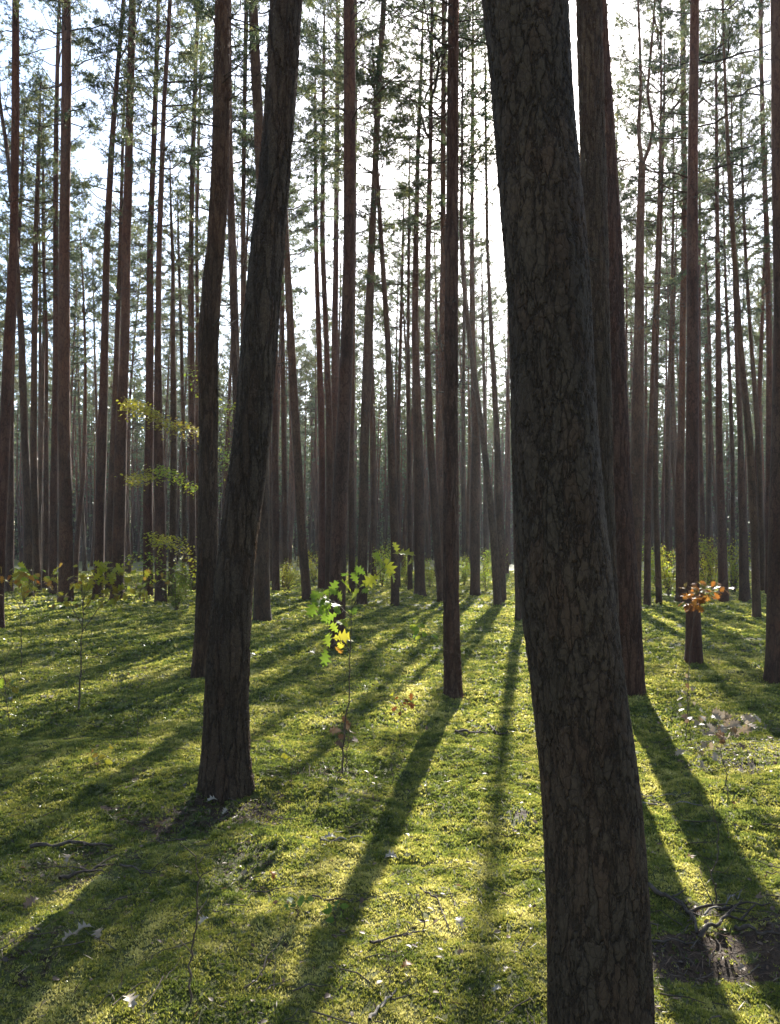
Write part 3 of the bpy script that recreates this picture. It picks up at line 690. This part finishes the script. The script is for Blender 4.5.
# far-off wood as one mass
def far_wood():
    r = np.random.default_rng(91); g = Geo()
    n = 3600
    y = 76 + 90 * r.random(n); x = r.uniform(-1, 1, n) * (.62 * y + 6)
    z0 = terrain(x, y)
    seg = 5; a = np.linspace(0, 6.28, seg, endpoint=False)
    Ht = r.uniform(16, 20, n); R = r.uniform(.09, .17, n); lx = r.normal(0, .35, n)
    for k, (hh, rr) in enumerate([(0, 1), (.5, .75), (1, .15)]):
        P = np.stack([x + lx * hh, y, z0 - .2 + Ht * hh], -1)[:, None, :] + (R * rr)[:, None, None] * np.stack([np.cos(a), np.sin(a), 0 * a], -1)[None]
        if k == 0: V = P
        else: V = np.concatenate([V, P], 1)
    i = (np.arange(n) * 15)[:, None, None] + (np.arange(2) * 5)[None, :, None]; j = np.arange(5)[None, None]; j2 = (j + 1) % 5
    Q = np.stack([i + j, i + j2, i + 5 + j2, i + 5 + j], -1).reshape(-1, 4)
    g.add(V.reshape(-1, 3), Q, 1)
    m = 150
    t = r.random((n, m)) ** .8; th = r.uniform(0, 6.28, (n, m)); rad = 1.6 * np.sqrt(r.random((n, m))) * np.where(t < .4, .5 + 1.2 * t, 1 - (t - .4) * 1.3)
    c = np.stack([x[:, None] + lx[:, None] * .8 + rad * np.cos(th), y[:, None] + rad * np.sin(th), z0[:, None] + Ht[:, None] * (.32 + .68 * t)], -1).reshape(-1, 3)
    stamp(g, *TINY, c, orient(r, len(c)), r.uniform(.22, .48, len(c)), np.clip(r.normal(.4, .2, len(c)), 0, 1), 0)
    # low young growth at their feet
    n2 = 60000; y2 = 74 + 80 * r.random(n2); x2 = r.uniform(-1, 1, n2) * (.62 * y2 + 6)
    hgt = (5.0 + 4 * perlin(x2 / 6, y2 / 6)) * r.random(n2)
    c = np.stack([x2, y2, terrain(x2, y2) + hgt.clip(0)], -1)
    stamp(g, *TINY, c, orient(r, n2), r.uniform(.2, .5, n2), np.clip(r.normal(.5, .2, n2), 0, 1), 0)
    o = link('far_woodland', g.mesh('far_woodland', [NEEDLE, BARK], False)); o['kind'] = 'stuff'; o['label'] = 'dense far-off pine wood closing the view behind the trunks'
far_wood()

def wood_around():
    r = np.random.default_rng(17); g = Geo(); n = 0
    while n < 260:
        a = r.uniform(0, 6.28); d = 5 + 50 * r.random() ** .6; x, y = d * math.sin(a), d * math.cos(a)
        if y > -2 and abs(x) < .62 * y + 5: continue
        n += 1; Ht = r.uniform(16, 20); z0 = float(terrain(x, y)); lx, ly = r.normal(0, .3, 2)
        V, Q = tube(np.array([[x, y, z0 - .2], [x + lx * .5, y + ly * .5, z0 + Ht * .5], [x + lx, y + ly, z0 + Ht]]), [.16, .12, .02], 8); g.add(V, Q, 1)
        m = 420; t = r.random(m) ** .8; th = r.uniform(0, 6.28, m); rad = 1.9 * np.sqrt(r.random(m)) * np.where(t < .4, .5 + 1.2 * t, 1 - (t - .4) * 1.3)
        c = np.stack([x + lx * .8 + rad * np.cos(th), y + ly * .8 + rad * np.sin(th), z0 + Ht * (.5 + .5 * t)], -1)
        stamp(g, *TINY, c, orient(r, m), r.uniform(.15, .4, m), np.clip(r.normal(.4, .2, m), 0, 1), 0)
    o = link('surrounding_woodland', g.mesh('surrounding_woodland', [NEEDLE, BARK], False)); o['kind'] = 'stuff'; o['label'] = 'pine wood continuing beside and behind the viewer'
wood_around()

# ------------------------------------------------------------------ broad-leaved saplings
def limb_path(a, b, r, n=7, sag=0.06):
    s = np.linspace(0, 1, n)[:, None]; L_ = np.linalg.norm(b - a)
    P = a + (b - a) * s + np.concatenate([[[0, 0, 0]], r.normal(0, .018 * L_, (n - 2, 3)), [[0, 0, 0]]]); P[:, 2] += np.sin(np.pi * s[:, 0]) * sag * L_
    return P

def sapling(name, label, cat, stem, leaves, seed, rad=.005, group=None, mat=LEAF, shape=OAK, branches=(), up=.9, leafcol=(1, 1, 1, 1)):
    """stem: picture points base -> tip; leaves: (x, y, length in picture px, tint, depth offset m)"""
    r = np.random.default_rng(seed)
    b = ground_pt(*stem[0]); Yb = b[1]
    S = np.array([at(x, y, Yb) - b for (x, y) in stem]); S[0] = [0, 0, -.03]
    u = np.linspace(0, 1, len(S)); s = np.linspace(0, 1, 24)
    P = np.stack([np.interp(s, u, S[:, k]) for k in range(3)], -1) + np.concatenate([[[0, 0, 0]], r.normal(0, .004, (23, 3))])
    P[:, 1] += r.normal(0, .03) * s
    t = thing(name, label, cat, b, 0, group)
    g = Geo(); V, Q = tube(P, np.linspace(rad, rad * .35, 24), 6); g.add(V, Q)
    nodes = [p for p in P[8:]]
    for br in branches:   # extra limbs: picture points + depth offset at end
        pp = br[:-1]; dy = br[-1]
        B = np.array([at(x, y, Yb) - b + np.array([0, dy * k / (len(pp) - 1), 0]) for k, (x, y) in enumerate(pp)])
        B[0] = P[np.argmin(np.linalg.norm(P - B[0], axis=1))]
        s2 = np.linspace(0, 1, 10); u2 = np.linspace(0, 1, len(B)); B = np.stack([np.interp(s2, u2, B[:, k]) for k in range(3)], -1)
        V, Q = tube(B, np.linspace(rad * .55, rad * .25, 10), 5); g.add(V, Q); nodes += [p for p in B[2:]]
    nodes = np.array(nodes)
    if leaves:
        gl = Geo(); sc = project(at(stem[0][0], stem[0][1], Yb))[2] / F
        for (x, y, sz, tint, dy) in leaves:
            sz *= .95 if seed == 11 else .85
            c = at(x, y, Yb) - b + np.array([0, dy, 0])
            nd_ = nodes[np.argmin(np.linalg.norm(nodes - c, axis=1))]
            al = c - nd_; dist = np.linalg.norm(al)
            al = al / (dist + 1e-6) + r.normal(0, .35, 3) + np.array([0, 0, -.25]); al /= np.linalg.norm(al)
            L_ = sz * sc; base = c - al * L_ * .5
            if dist > .02:
                V, Q = tube(limb_path(nd_, base, r, 5), np.full(5, max(rad * .16, .0011)), 4); g.add(V, Q)
            nr = r.normal(0, .45, 3) + np.array([0, -.75, up * .8]); nr -= al * (nr @ al); nr /= np.linalg.norm(nr)
            M = np.stack([np.cross(al, nr), al, nr], -1)[None]
            stamp(gl, *shape, base[None], M, [L_], [tint])
        lo = link('leaves', gl.mesh('leaves', [mat]), t); lo.color = leafcol
    link('stem', g.mesh('stem', [TWIG]), t)
    return t

R2 = np.random.default_rng(8)
def cluster(x0, x1, y0, y1, n, s0, s1, t0, t1, dy=.25):
    return [(R2.uniform(x0, x1), R2.uniform(y0, y1), R2.uniform(s0, s1), R2.uniform(t0, t1), R2.uniform(-dy, dy)) for _ in range(n)]
def ellipse(cx, cy, rx, ry, n, s0, s1, t0, t1, dy=.3):
    out = []
    while len(out) < n:
        a, b = R2.uniform(-1, 1, 2)
        if a * a + b * b < 1: out.append((cx + a * rx, cy + b * ry, R2.uniform(s0, s1), R2.uniform(t0, t1), R2.uniform(-dy, dy)))
    return out

lv = [(404, 553, 25, .62, 0), (389, 567, 24, .66, .03), (371, 580, 22, .66, .0), (377, 557, 16, .75, .05), (360, 571, 15, .8, .05), (347, 586, 20, .7, 0), (355, 594, 17, .72, -.05),
      (333, 588, 19, .8, .05), (323, 603, 24, .82, 0), (312, 609, 22, .82, .03), (338, 605, 18, .78, -.03), (330, 618, 20, .8, .03), (343, 623, 18, .72, 0), (352, 612, 15, .8, .05),
      (328, 640, 20, .75, 0), (342, 637, 22, .55, 0), (338, 650, 14, .3, .02), (325, 657, 22, .82, 0), (349, 640, 14, .62, .05), (318, 596, 16, .85, .1), (365, 590, 14, .78, -.05), (345, 575, 14, .85, .1)]
lv += ellipse(334, 606, 26, 18, 16, 11, 17, .74, .9, .12) + [(396, 548, 16, .66, .04), (410, 561, 15, .63, -.03), (380, 572, 17, .68, .03), (364, 585, 16, .74, .04), (355, 578, 15, .78, .0), (393, 577, 14, .7, .02), (340, 596, 16, .76, -.04), (334, 628, 15, .74, .02), (340, 646, 13, .58, .02)]
sapling('oak_sapling', 'slim oak sapling in the centre with glowing yellow-green lobed leaves', 'sapling',
        [(342, 772), (344, 735), (349, 700), (350, 650), (352, 600)], lv, 11, .008,
        branches=[[(351, 612), (362, 590), (380, 572), (396, 556), .03], [(351, 620), (335, 602), (318, 600), .05], [(350, 650), (342, 640), (332, 645), -.02]])
sapling('dead_seedling', 'withered brown-leaved seedling at the foot of the glowing oak sapling', 'seedling',
        [(346, 770), (347, 750), (350, 725)], ellipse(343, 733, 13, 16, 11, 12, 20, .0, .6, .06), 12, .005, mat=DRY)
lv = [(x, y, s, t, d) for (x, y, s, t, d) in ellipse(120, 588, 46, 22, 105, 7, 13, .35, .72, .35) + ellipse(88, 585, 40, 24, 60, 7, 13, .3, .68, .35) + ellipse(105, 575, 18, 12, 14, 12, 17, .55, .68, .2)]  # yellower tints on some leaves imitate sun falling on them
sapling('oak_sapling', 'left oak sapling with a bare lower stem and broad olive-brown leaf layer', 'sapling',
        [(78, 711), (81, 670), (82, 640), (85, 600)], lv, 13, .009,
        branches=[[(83, 630), (100, 605), (125, 590), (152, 588), .1], [(83, 625), (70, 600), (58, 590), -.1], [(84, 612), (95, 590), (112, 572), .2], [(84, 615), (78, 595), (72, 570), .2]])
lv = ellipse(18, 583, 34, 15, 46, 7, 12, .12, .5, .3) + ellipse(36, 572, 16, 10, 12, 8, 12, .5, .9, .2)
sapling('oak_sapling', 'russet-leaved oak sapling at the left edge, just above the lit moss', 'sapling',
        [(22, 668), (21, 640), (20, 600)], lv, 14, .007, branches=[[(21, 612), (35, 592), (48, 580), .1], [(21, 608), (8, 592), (-10, 585), .1]])
lv = ellipse(703, 590, 17, 11, 30, 8, 13, .12, .42, .15) + ellipse(694, 605, 14, 11, 18, 10, 15, .1, .26, .1) + ellipse(715, 592, 12, 8, 10, 9, 14, .1, .3, .15)
sapling('oak_sapling', 'small oak sapling with bright orange autumn leaves in front of a pine', 'sapling',
        [(686, 741), (687, 710), (688, 670), (691, 630), (697, 595)], lv, 15, .0045, leafcol=(.9, .95, 1.0, 1),
        branches=[[(692, 622), (700, 605), (716, 590), .05]])
lv = ellipse(688, 700, 9, 26, 16, 6, 11, .3, 1, .05)
sapling('dead_seedling', 'bare stem with curled pale leaf scraps below the orange oak', 'seedling', [(691, 744), (690, 720), (688, 680)], lv, 16, .004, mat=DRY)
lv = ellipse(738, 722, 20, 13, 18, 13, 20, .75, 1, .2) + ellipse(712, 722, 14, 9, 8, 12, 18, .7, 1, .2) + ellipse(722, 735, 14, 8, 6, 12, 16, .3, .7, .2) + ellipse(700, 752, 18, 10, 10, 12, 18, .5, .95, .15)
sapling('oak_seedling', 'oak seedling with drooping pale dry leaves near the right edge', 'seedling', [(729, 800), (727, 775), (722, 752), (724, 728)], lv, 17, .004, mat=DRY,
        branches=[[(722, 755), (712, 750), (698, 752), 0], [(723, 740), (735, 728), (748, 724), .1]])
lv = ellipse(401, 703, 15, 11, 15, 7, 12, .0, .1, .1) + [(392, 693, 11, .62, -.05), (388, 702, 9, .55, 0), (386, 714, 10, .6, 0), (411, 697, 10, .15, 0)]
sapling('oak_seedling', 'low dark-red seedling with one yellow leaf left of the centre pine', 'seedling', [(400, 738), (400, 722), (401, 705)], lv, 18, .004)
# bare stems
def bare(label, pts_, seed, rad=.004, side=3):
    r = np.random.default_rng(seed); br = []
    for k in range(side):
        i = int(r.integers(1, len(pts_))); x, y = pts_[i]
        a = r.choice([-1, 1]); br.append([(x, y), (x + a * r.uniform(4, 9), y - r.uniform(4, 10)), (x + a * r.uniform(8, 18), y - r.uniform(12, 30)), r.uniform(-.1, .1)])
    return sapling('bare_seedling', label, 'seedling', pts_, [], seed, rad, branches=br)
bare('bare dark twiggy stem standing bottom left on the moss', [(189, 1004), (191, 960), (197, 915), (199, 880), (197, 855)], 21, .0042, 5)
bare('thin crooked bare stem beside the brushwood on the right', [(718, 906), (716, 888), (713, 873), (721, 855), (720, 825), (716, 800)], 22, .0042, 3)
bare('thin upright stalk below the dark-red seedling', [(394, 782), (391, 760), (394, 738)], 23, .003, 1)
bare('bare stalk at the left edge above the dark twiggy stem', [(10, 722), (7, 700), (5, 675), (8, 655)], 24, .004, 4)
bare('short bare stalk in the lit moss below centre', [(427, 932), (419, 905), (415, 885), (404, 878)], 25, .003, 3)
bare('twiggy bare seedling bottom centre', [(392, 1000), (388, 975), (386, 950)], 26, .003, 5)
bare('small bare stalk left of the brown withered seedling', [(293, 790), (291, 770), (296, 752)], 27, .003, 4)
bare('small dark stalk on the left among the shadows', [(137, 745), (138, 715), (136, 690)], 28, .003, 4)
# low leafy plants in the shade
for k, (x, y, n, t0, t1, lab) in enumerate([(298, 918, 11, .85, 1, 'low grey-green seedling in the long shadow, left one'), (335, 928, 9, .85, 1, 'low grey-green seedling in the long shadow, right one'),
                                  (98, 770, 10, .3, .6, 'small seedling in sun on the far left moss'), (292, 770, 8, .4, .7, 'tiny leafy seedling beside the small bare stalk'),
                                  (424, 645, 14, .6, .9, 'small green bushlet on the moss left of the centre pine'), (8, 700, 10, .3, .9, 'leafy seedling at the left edge')]):
    sapling('seedling', lab, 'seedling', [(x, y), (x, y - 10), (x + 1, y - 18)], ellipse(x, y - 14, 14, 9, n, 8, 14, t0, t1, .08), 40 + k, .003, shape=OVAL)

# young beech with layered sprays behind the kinked pine
def beech():
    r = np.random.default_rng(61); b = ground_pt(207, 652); Yb = b[1]
    t = thing('young_beech', 'young beech with flat golden-green leaf sprays reaching left from behind the kinked pine', 'tree', b)
    g = Geo(); P = np.array([at(x, y, Yb) - b for x, y in [(207, 652), (206, 560), (208, 480), (207, 400), (211, 330)]]); P[0][2] = -.05
    V, Q = tube(P, [.022, .018, .014, .010, .005], 7); g.add(V, Q)
    gl = Geo()
    sprays = [((207, 440), (124, 408), 950, 14, .35, .62), ((207, 487), (128, 478), 620, 9, .6, .85), ((207, 585), (124, 560), 200, 11, .55, .85), ((205, 575), (150, 532), 420, 12, .5, .68),
              ((209, 455), (236, 400), 110, 16, .6, .8), ((209, 500), (232, 440), 160, 22, .65, .9), ((209, 420), (190, 372), 70, 12, .5, .8)]
    for (x0, y0), (x1, y1), n, th, t0, t1 in sprays:
        A = at(x0, y0, Yb) - b; B = at(x1, y1, Yb - r.uniform(0, .6)) - b
        L_ = limb_path(A, B, r, 9, .08); V, Q = tube(L_, np.linspace(.007, .002, 9), 5); g.add(V, Q)
        u = np.clip(r.beta(1.6, 1.0, n), .12, 1); i = u * 8; i0 = np.minimum(i.astype(int), 7); c = L_[i0] * (1 - i + i0)[:, None] + L_[i0 + 1] * (i - i0)[:, None]
        wd = .28 * np.sin(np.pi * np.clip(u, .05, .93)) + .08
        c = c + np.stack([r.normal(0, .05, n), r.normal(0, 1, n) * wd, -np.abs(r.normal(0, th / 60 * .5, n)) + .05 + .07 * np.sin(u * 9 + y0)], -1)
        sun_gold = (u > .65) * (x1 < 130) * (n > 500)  # yellow tint at the spray tips stands in for sunlight
        stamp(gl, *OVAL, c, orient(r, n, np.array([0, -.5, 1.3]), .5), r.uniform(.038, .062, n), np.where(sun_gold, r.uniform(.5, .6, n), r.uniform(t0, t1, n)))
        for q in range(40):
            k = r.integers(0, n); V, Q = tube(np.array([L_[i0[k]], c[k]]), [.002, .001], 3); g.add(V, Q)
    link('leaves', gl.mesh('leaves', [LEAF]), t); link('stem', g.mesh('stem', [TWIG]), t)
beech()

# undergrowth bushes
def bush_mesh(seed, n=1300):
    r = np.random.default_rng(seed); g = Geo(); gl = Geo()
    ends = []
    for k in range(12):
        a = r.uniform(0, 6.28); e = np.array([math.cos(a) * r.uniform(.1, .5), math.sin(a) * r.uniform(.1, .5), r.uniform(.5, 1)])
        P = limb_path(np.array([0, 0, -.02]), e, r, 7, .1); V, Q = tube(P, np.linspace(.009, .003, 7), 4); g.add(V, Q); ends.append(P)
    c = []
    for _ in range(n):
        P = ends[r.integers(0, len(ends))]; p = P[r.integers(2, 7)]; c.append(p + r.normal(0, .11, 3) * np.array([1, 1, .6]))
    c = np.array(c); c[:, 2] = np.abs(c[:, 2])
    stamp(gl, *TINY, c, orient(r, n, np.array([0, 0, 1.0]), .7), r.uniform(.03, .065, n), np.clip(r.normal(.66, .10, n), 0, 1))
    return g.mesh('bush_stems', [TWIG]), gl.mesh('bush_leaves', [LEAF])
BUSH = [bush_mesh(900 + i) for i in range(3)]
bushes = [(24, 603, 1.3, 1, 'pale-leaved bush low between the far-left pines'), 
          (140, 600, .9, .7, 'dark green bush behind the narrow pair feet'), (176, 610, 1.4, .7, 'feathery green bush left of the kinked pine foot'), (186, 600, 1.5, .8, 'taller bush beside the slender pine left of the kinked one'),
          (236, 596, 2.3, 1, 'tall leafy bush glimpsed between kinked and stout pines'), (288, 590, 1.6, 1, 'bush right of the flared-foot pine'), (314, 585, 1.8, 1.3, 'yellow-green bush between the left-leaner and the trio'),
          (355, 580, 1.6, 1.1, 'bush beyond the reddish sapling pine'), (382, 578, 2.2, 1.5, 'bright yellow bush in the gap left of the bowed pine'), (406, 584, 1.7, 1.3, 'yellow bush in the gap right of the bowed pine'),
          (430, 588, 1.5, 1.1, 'bush just left of the curving pine foot'), (464, 586, 1.6, 1.3, 'bush right of the centre pine foot'), (486, 592, 1.5, 1.5, 'bright green bush in the hazy gap right of centre'),
          (494, 578, 2.0, 1.2, 'hazy yellow bush before the massive pine edge'), (656, 588, 2.2, 1.2, 'left of the tall lit bushes right of the forked pine'), (669, 597, 2.2, 1.3, 'tall sunlit bush left of the orange-lit thin pine'),
          (713, 592, 2.4, 1.1, 'tall pale bush left of the straight right-hand pine'), (734, 594, 2.5, 1.2, 'tallest pale green bush right of the straight right-hand pine'), (772, 590, 2.2, 1.2, 'bush at the right frame edge'),
          (545, 590, 1.8, 1.1, 'bush hidden behind the massive pine'), (702, 600, 1.2, 1, 'low bush beside the reddish oak-side pine')]
for i, (x, y, s, k, lab) in enumerate(bushes):
    if y < 586: y = 586
    b = ground_pt(x, y); rz = rnd.uniform(0, 6.28)
    t = thing('bush', lab, 'bush', b, rz, 'undergrowth bushes between the trunks')
    sm, lm = BUSH[i % 3]; w = s * rnd.uniform(.55, .8)
    t.scale = (w * .9, w * .9, s * .7)
    lo = link('leaves', lm, t); k *= 1.05 if x > 200 else .8; k *= .8; lo.color = (k * rnd.uniform(.75, 1.0), k * .95, k * .9, 1); link('stems', sm, t)

# ------------------------------------------------------------------ sticks and single leaves one can point to
def stick(label, pts_, rad, seed, mat=DEAD, twigs=3, lift=.015):
    r = np.random.default_rng(seed); G = np.array([ground_pt(x, y) for x, y in pts_]); b = G[0].copy()
    u = np.linspace(0, 1, len(G)); s = np.linspace(0, 1, 14); P = np.stack([np.interp(s, u, G[:, k]) for k in range(3)], -1)
    P[:, 2] = terrain(P[:, 0], P[:, 1]) + rad * .6 + lift * np.abs(np.sin(s * 7 + seed)); P += r.normal(0, .003, P.shape); P -= b
    g = Geo(); V, Q = tube(P, rad * np.linspace(1, .45, 14) * r.uniform(.85, 1.15, 14), 7); g.add(V, Q)
    for _ in range(twigs):
        i = r.integers(3, 12); d = P[i + 1] - P[i]; d /= np.linalg.norm(d); sd = d + r.normal(0, .6, 3) * np.array([1, 1, .3]); sd[2] = abs(sd[2]) * .4; e = P[i] + sd / np.linalg.norm(sd) * r.uniform(.05, .16)
        V, Q = tube(np.array([P[i], (P[i] + e) / 2 + r.normal(0, .006, 3), e]), [rad * .5, rad * .35, rad * .2], 4); g.add(V, Q)
    o = link('fallen_stick', g.mesh('fallen_stick', [mat])); o.location = Vector(b); tag(o, label, 'stick', 'fallen sticks on the moss')
stick('dark rotten stick lying left on shaded moss', [(30, 851), (65, 848), (112, 850)], .012, 1)
stick('short dark branch below the rotten stick on the left', [(60, 882), (85, 875), (105, 868)], .010, 2)
stick('long pale thin stick crossing the moss right of the massive pine', [(641, 803), (670, 806), (715, 809)], .006, 3, PALEWOOD)
stick('faint thin stick lying just above the long pale one', [(640, 797), (665, 797), (690, 794)], .004, 4, PALEWOOD, 1)
stick('thick grey branch leading into the brushwood on the right', [(646, 890), (668, 903), (690, 915), (698, 940)], .012, 5, DEAD, 5, .03)
stick('branch lying flat along the top of the right brushwood', [(690, 914), (720, 912), (770, 908)], .008, 6, DEAD, 5, .03)
stick('curved branch in the middle of the right brushwood', [(700, 945), (725, 925), (755, 915)], .009, 7, DEAD, 4, .04)
stick('low straight twig under the right brushwood', [(648, 943), (680, 945), (705, 944)], .005, 8, DEAD, 3)
stick('dark branch at the right edge of the brushwood', [(735, 930), (760, 938), (790, 945)], .010, 9, DEAD, 3, .03)
stick('pale short twig on top of the right brushwood', [(705, 920), (730, 905), (742, 898)], .005, 10, PALEWOOD, 2, .04)
stick('slim dark stick below the bare stalk at lower centre', [(370, 948), (395, 940), (420, 935)], .006, 11)
stick('bent stick lying beside the short bare stalk', [(420, 890), (440, 905), (448, 930)], .005, 12)
stick('twig in the moss at bottom centre', [(368, 1022), (385, 1005), (396, 992)], .006, 13, PALEWOOD, 1)
stick('thin twig across the centre shadow', [(310, 900), (340, 903), (370, 903)], .004, 14, DEAD, 2)
stick('dark twig on bright moss near the centre pine foot', [(455, 733), (470, 734), (488, 733)], .012, 15)
stick('second dark twig on bright moss right of the centre pine', [(488, 726), (498, 731), (508, 733)], .010, 16)
stick('white bleached stick in the sunny patch left of the long shadow', [(320, 843), (340, 841), (362, 839)], .007, 17, PALEWOOD, 1)
stick('thin long stick in the shade left of the stout pine', [(120, 868), (140, 874), (152, 878)], .006, 18)

def single_leaf(label, px, py, L_, tint, seed, mat=DRY, n=1, shape=OAK, up=1.4):
    r = np.random.default_rng(seed); b = ground_pt(px, py); g = Geo()
    M = orient(r, 1, np.array([0, -.3, up]), .5)
    V, P = shape; V = V.copy(); V[:, 2] += -1.0 * (V[:, 1] - .45) ** 2 * r.uniform(.3, 1) + .5 * np.abs(V[:, 0]) * r.uniform(0, 1); L_ *= .85
    stamp(g, V - np.array([0, .5, -.25]), P, np.zeros((1, 3)) + np.array([0, 0, .02]), M, [L_], [tint])
    o = link('fallen_leaf', g.mesh('fallen_leaf', [mat])); o.location = Vector(b); tag(o, label, 'leaf', 'fallen leaves on the moss')
for k, a in enumerate([('orange fallen leaf left of the long shadow', 271, 880, .07, .2, LEAF), ('white upturned leaf right of the long shadow at lower centre', 391, 862, .09, 1, DRY),
      ('large pale leaf on bright moss at the lower right of centre', 460, 928, .075, .95, DRY), ('russet leaf at bottom centre beside the twiggy seedling', 407, 973, .07, .25, LEAF),
      ('pale forked leaf near the bottom left', 129, 1010, .09, .95, DRY), ('white leaf at the foot of the stout pine', 212, 806, .09, 1, DRY), ('second white leaf just right of the stout pine foot leaf', 224, 815, .06, .95, DRY),
      ('pale leaf in the lit strip left of centre', 188, 878, .06, .9, DRY), ('small white leaf below the lit strip', 204, 927, .06, 1, DRY), ('brown leaf in the left shade', 31, 908, .09, .5, DRY),
      ('grey curled leaf in the left shade, uppermost of its row', 70, 864, .10, .85, DRY), ('pale curled leaf in a cluster at lower left', 84, 938, .10, .9, DRY), ('pale curled leaf right of the lower-left cluster leaf', 101, 940, .09, .8, DRY),
      ('pale leaf left of the lower-left cluster leaf', 70, 945, .08, .85, DRY), ('white leaf in the sunny patch on the far left', 52, 700, .11, 1, DRY), ('second white leaf in the far-left sunny patch', 44, 699, .10, .95, DRY),
      ('white leaf at the far left edge by the leafy seedling', 12, 700, .10, 1, DRY), ('pale leaf beside the massive pine foot on the right', 742, 975, .06, .7, DRY), ('pale leaf right of the shaded low seedlings', 497, 996, .05, 1, DRY),
      ('small pale leaf near the lower right of the bright moss', 508, 977, .05, .9, DRY), ('pale leaf in sun just left of the long shadow', 330, 843, .09, 1, DRY), ('yellow leaf on moss below the withered seedling', 328, 810, .06, .55, LEAF),
      ('white leaf near the top of the lit moss left of the sapling', 312, 655, .14, 1, DRY), ('brown leaf by the right brushwood', 690, 862, .07, .55, DRY), ('tan leaf on the litter far right', 770, 742, .09, .7, DRY)]):
    single_leaf(a[0], a[1], a[2], a[3], a[4], 2000 + k, a[5])

# ------------------------------------------------------------------ haze
hz = Geo()
hx, hy0, hy1, hz0, hz1 = 150., -40., 200., -1.5, 24.
v = [(-hx, hy0, hz0), (hx, hy0, hz0), (hx, hy1, hz0), (-hx, hy1, hz0), (-hx, hy0, hz1), (hx, hy0, hz1), (hx, hy1, hz1), (-hx, hy1, hz1)]
hz.add(v, np.array([(0, 3, 2, 1), (4, 5, 6, 7), (0, 1, 5, 4), (1, 2, 6, 5), (2, 3, 7, 6), (3, 0, 4, 7)]))
mh, nt, nd, L = newmat('haze'); pv = N(nt, 'ShaderNodeVolumePrincipled'); pv.inputs['Color'].default_value = (.86, .92, 1, 1)
pv.inputs['Density'].default_value = HAZE_D = .00035
pv.inputs['Anisotropy'].default_value = .5
out = N(nt, 'ShaderNodeOutputMaterial'); L.new(pv.outputs[0], out.inputs['Volume'])
o = link('haze', hz.mesh('haze', [mh], False)); o['kind'] = 'stuff'; o['label'] = 'thin bluish morning haze between the trunks'

# ------------------------------------------------------------------ light, sky, camera
w = bpy.data.worlds.new('World'); scene.world = w; w.use_nodes = True
nt = w.node_tree; bg = nt.nodes['Background']
sky = nt.nodes.new('ShaderNodeTexSky'); sky.sky_type = 'NISHITA'; sky.sun_disc = False
sky.sun_elevation = SUN_EL; sky.sun_rotation = SUN_AZ; sky.air_density = 1.0; sky.dust_density = .9; sky.ozone_density = 2.0
nt.links.new(sky.outputs[0], bg.inputs[0]); bg.inputs[1].default_value = .115
sl = bpy.data.lights.new('sun', 'SUN'); sl.energy = 5; sl.angle = math.radians(.55); sl.color = (1, .95, .85)
so = bpy.data.objects.new('sun', sl); COL.objects.link(so)
sd = Vector((math.sin(SUN_AZ) * math.cos(SUN_EL), math.cos(SUN_AZ) * math.cos(SUN_EL), math.sin(SUN_EL)))
so.rotation_mode = 'QUATERNION'; so.rotation_quaternion = sd.to_track_quat('Z', 'Y'); so.location = (0, 0, 30)

cam = bpy.data.cameras.new('camera'); co = bpy.data.objects.new('camera', cam); COL.objects.link(co)
cam.sensor_fit = 'VERTICAL'; cam.sensor_height = 24; cam.lens = F / H * 24; cam.clip_start = .05; cam.clip_end = 2000
co.location = (0, 0, EYE); co.rotation_euler = (math.pi / 2 + PITCH, 0, 0)
scene.camera = co
vs = scene.view_settings; vs.view_transform = 'Standard'; vs.look = 'None'; vs.exposure = 1.92; vs.gamma = 1; vs.use_curve_mapping = False
scene.render.engine = 'CYCLES'
cy = scene.cycles
cy.max_bounces = 6; cy.diffuse_bounces = 3; cy.glossy_bounces = 1; cy.transmission_bounces = 4; cy.volume_bounces = 0; cy.transparent_max_bounces = 4
cy.use_denoising = True
try: cy.denoiser = 'OPENIMAGEDENOISE'
except Exception: pass
cy.sample_clamp_indirect = 6
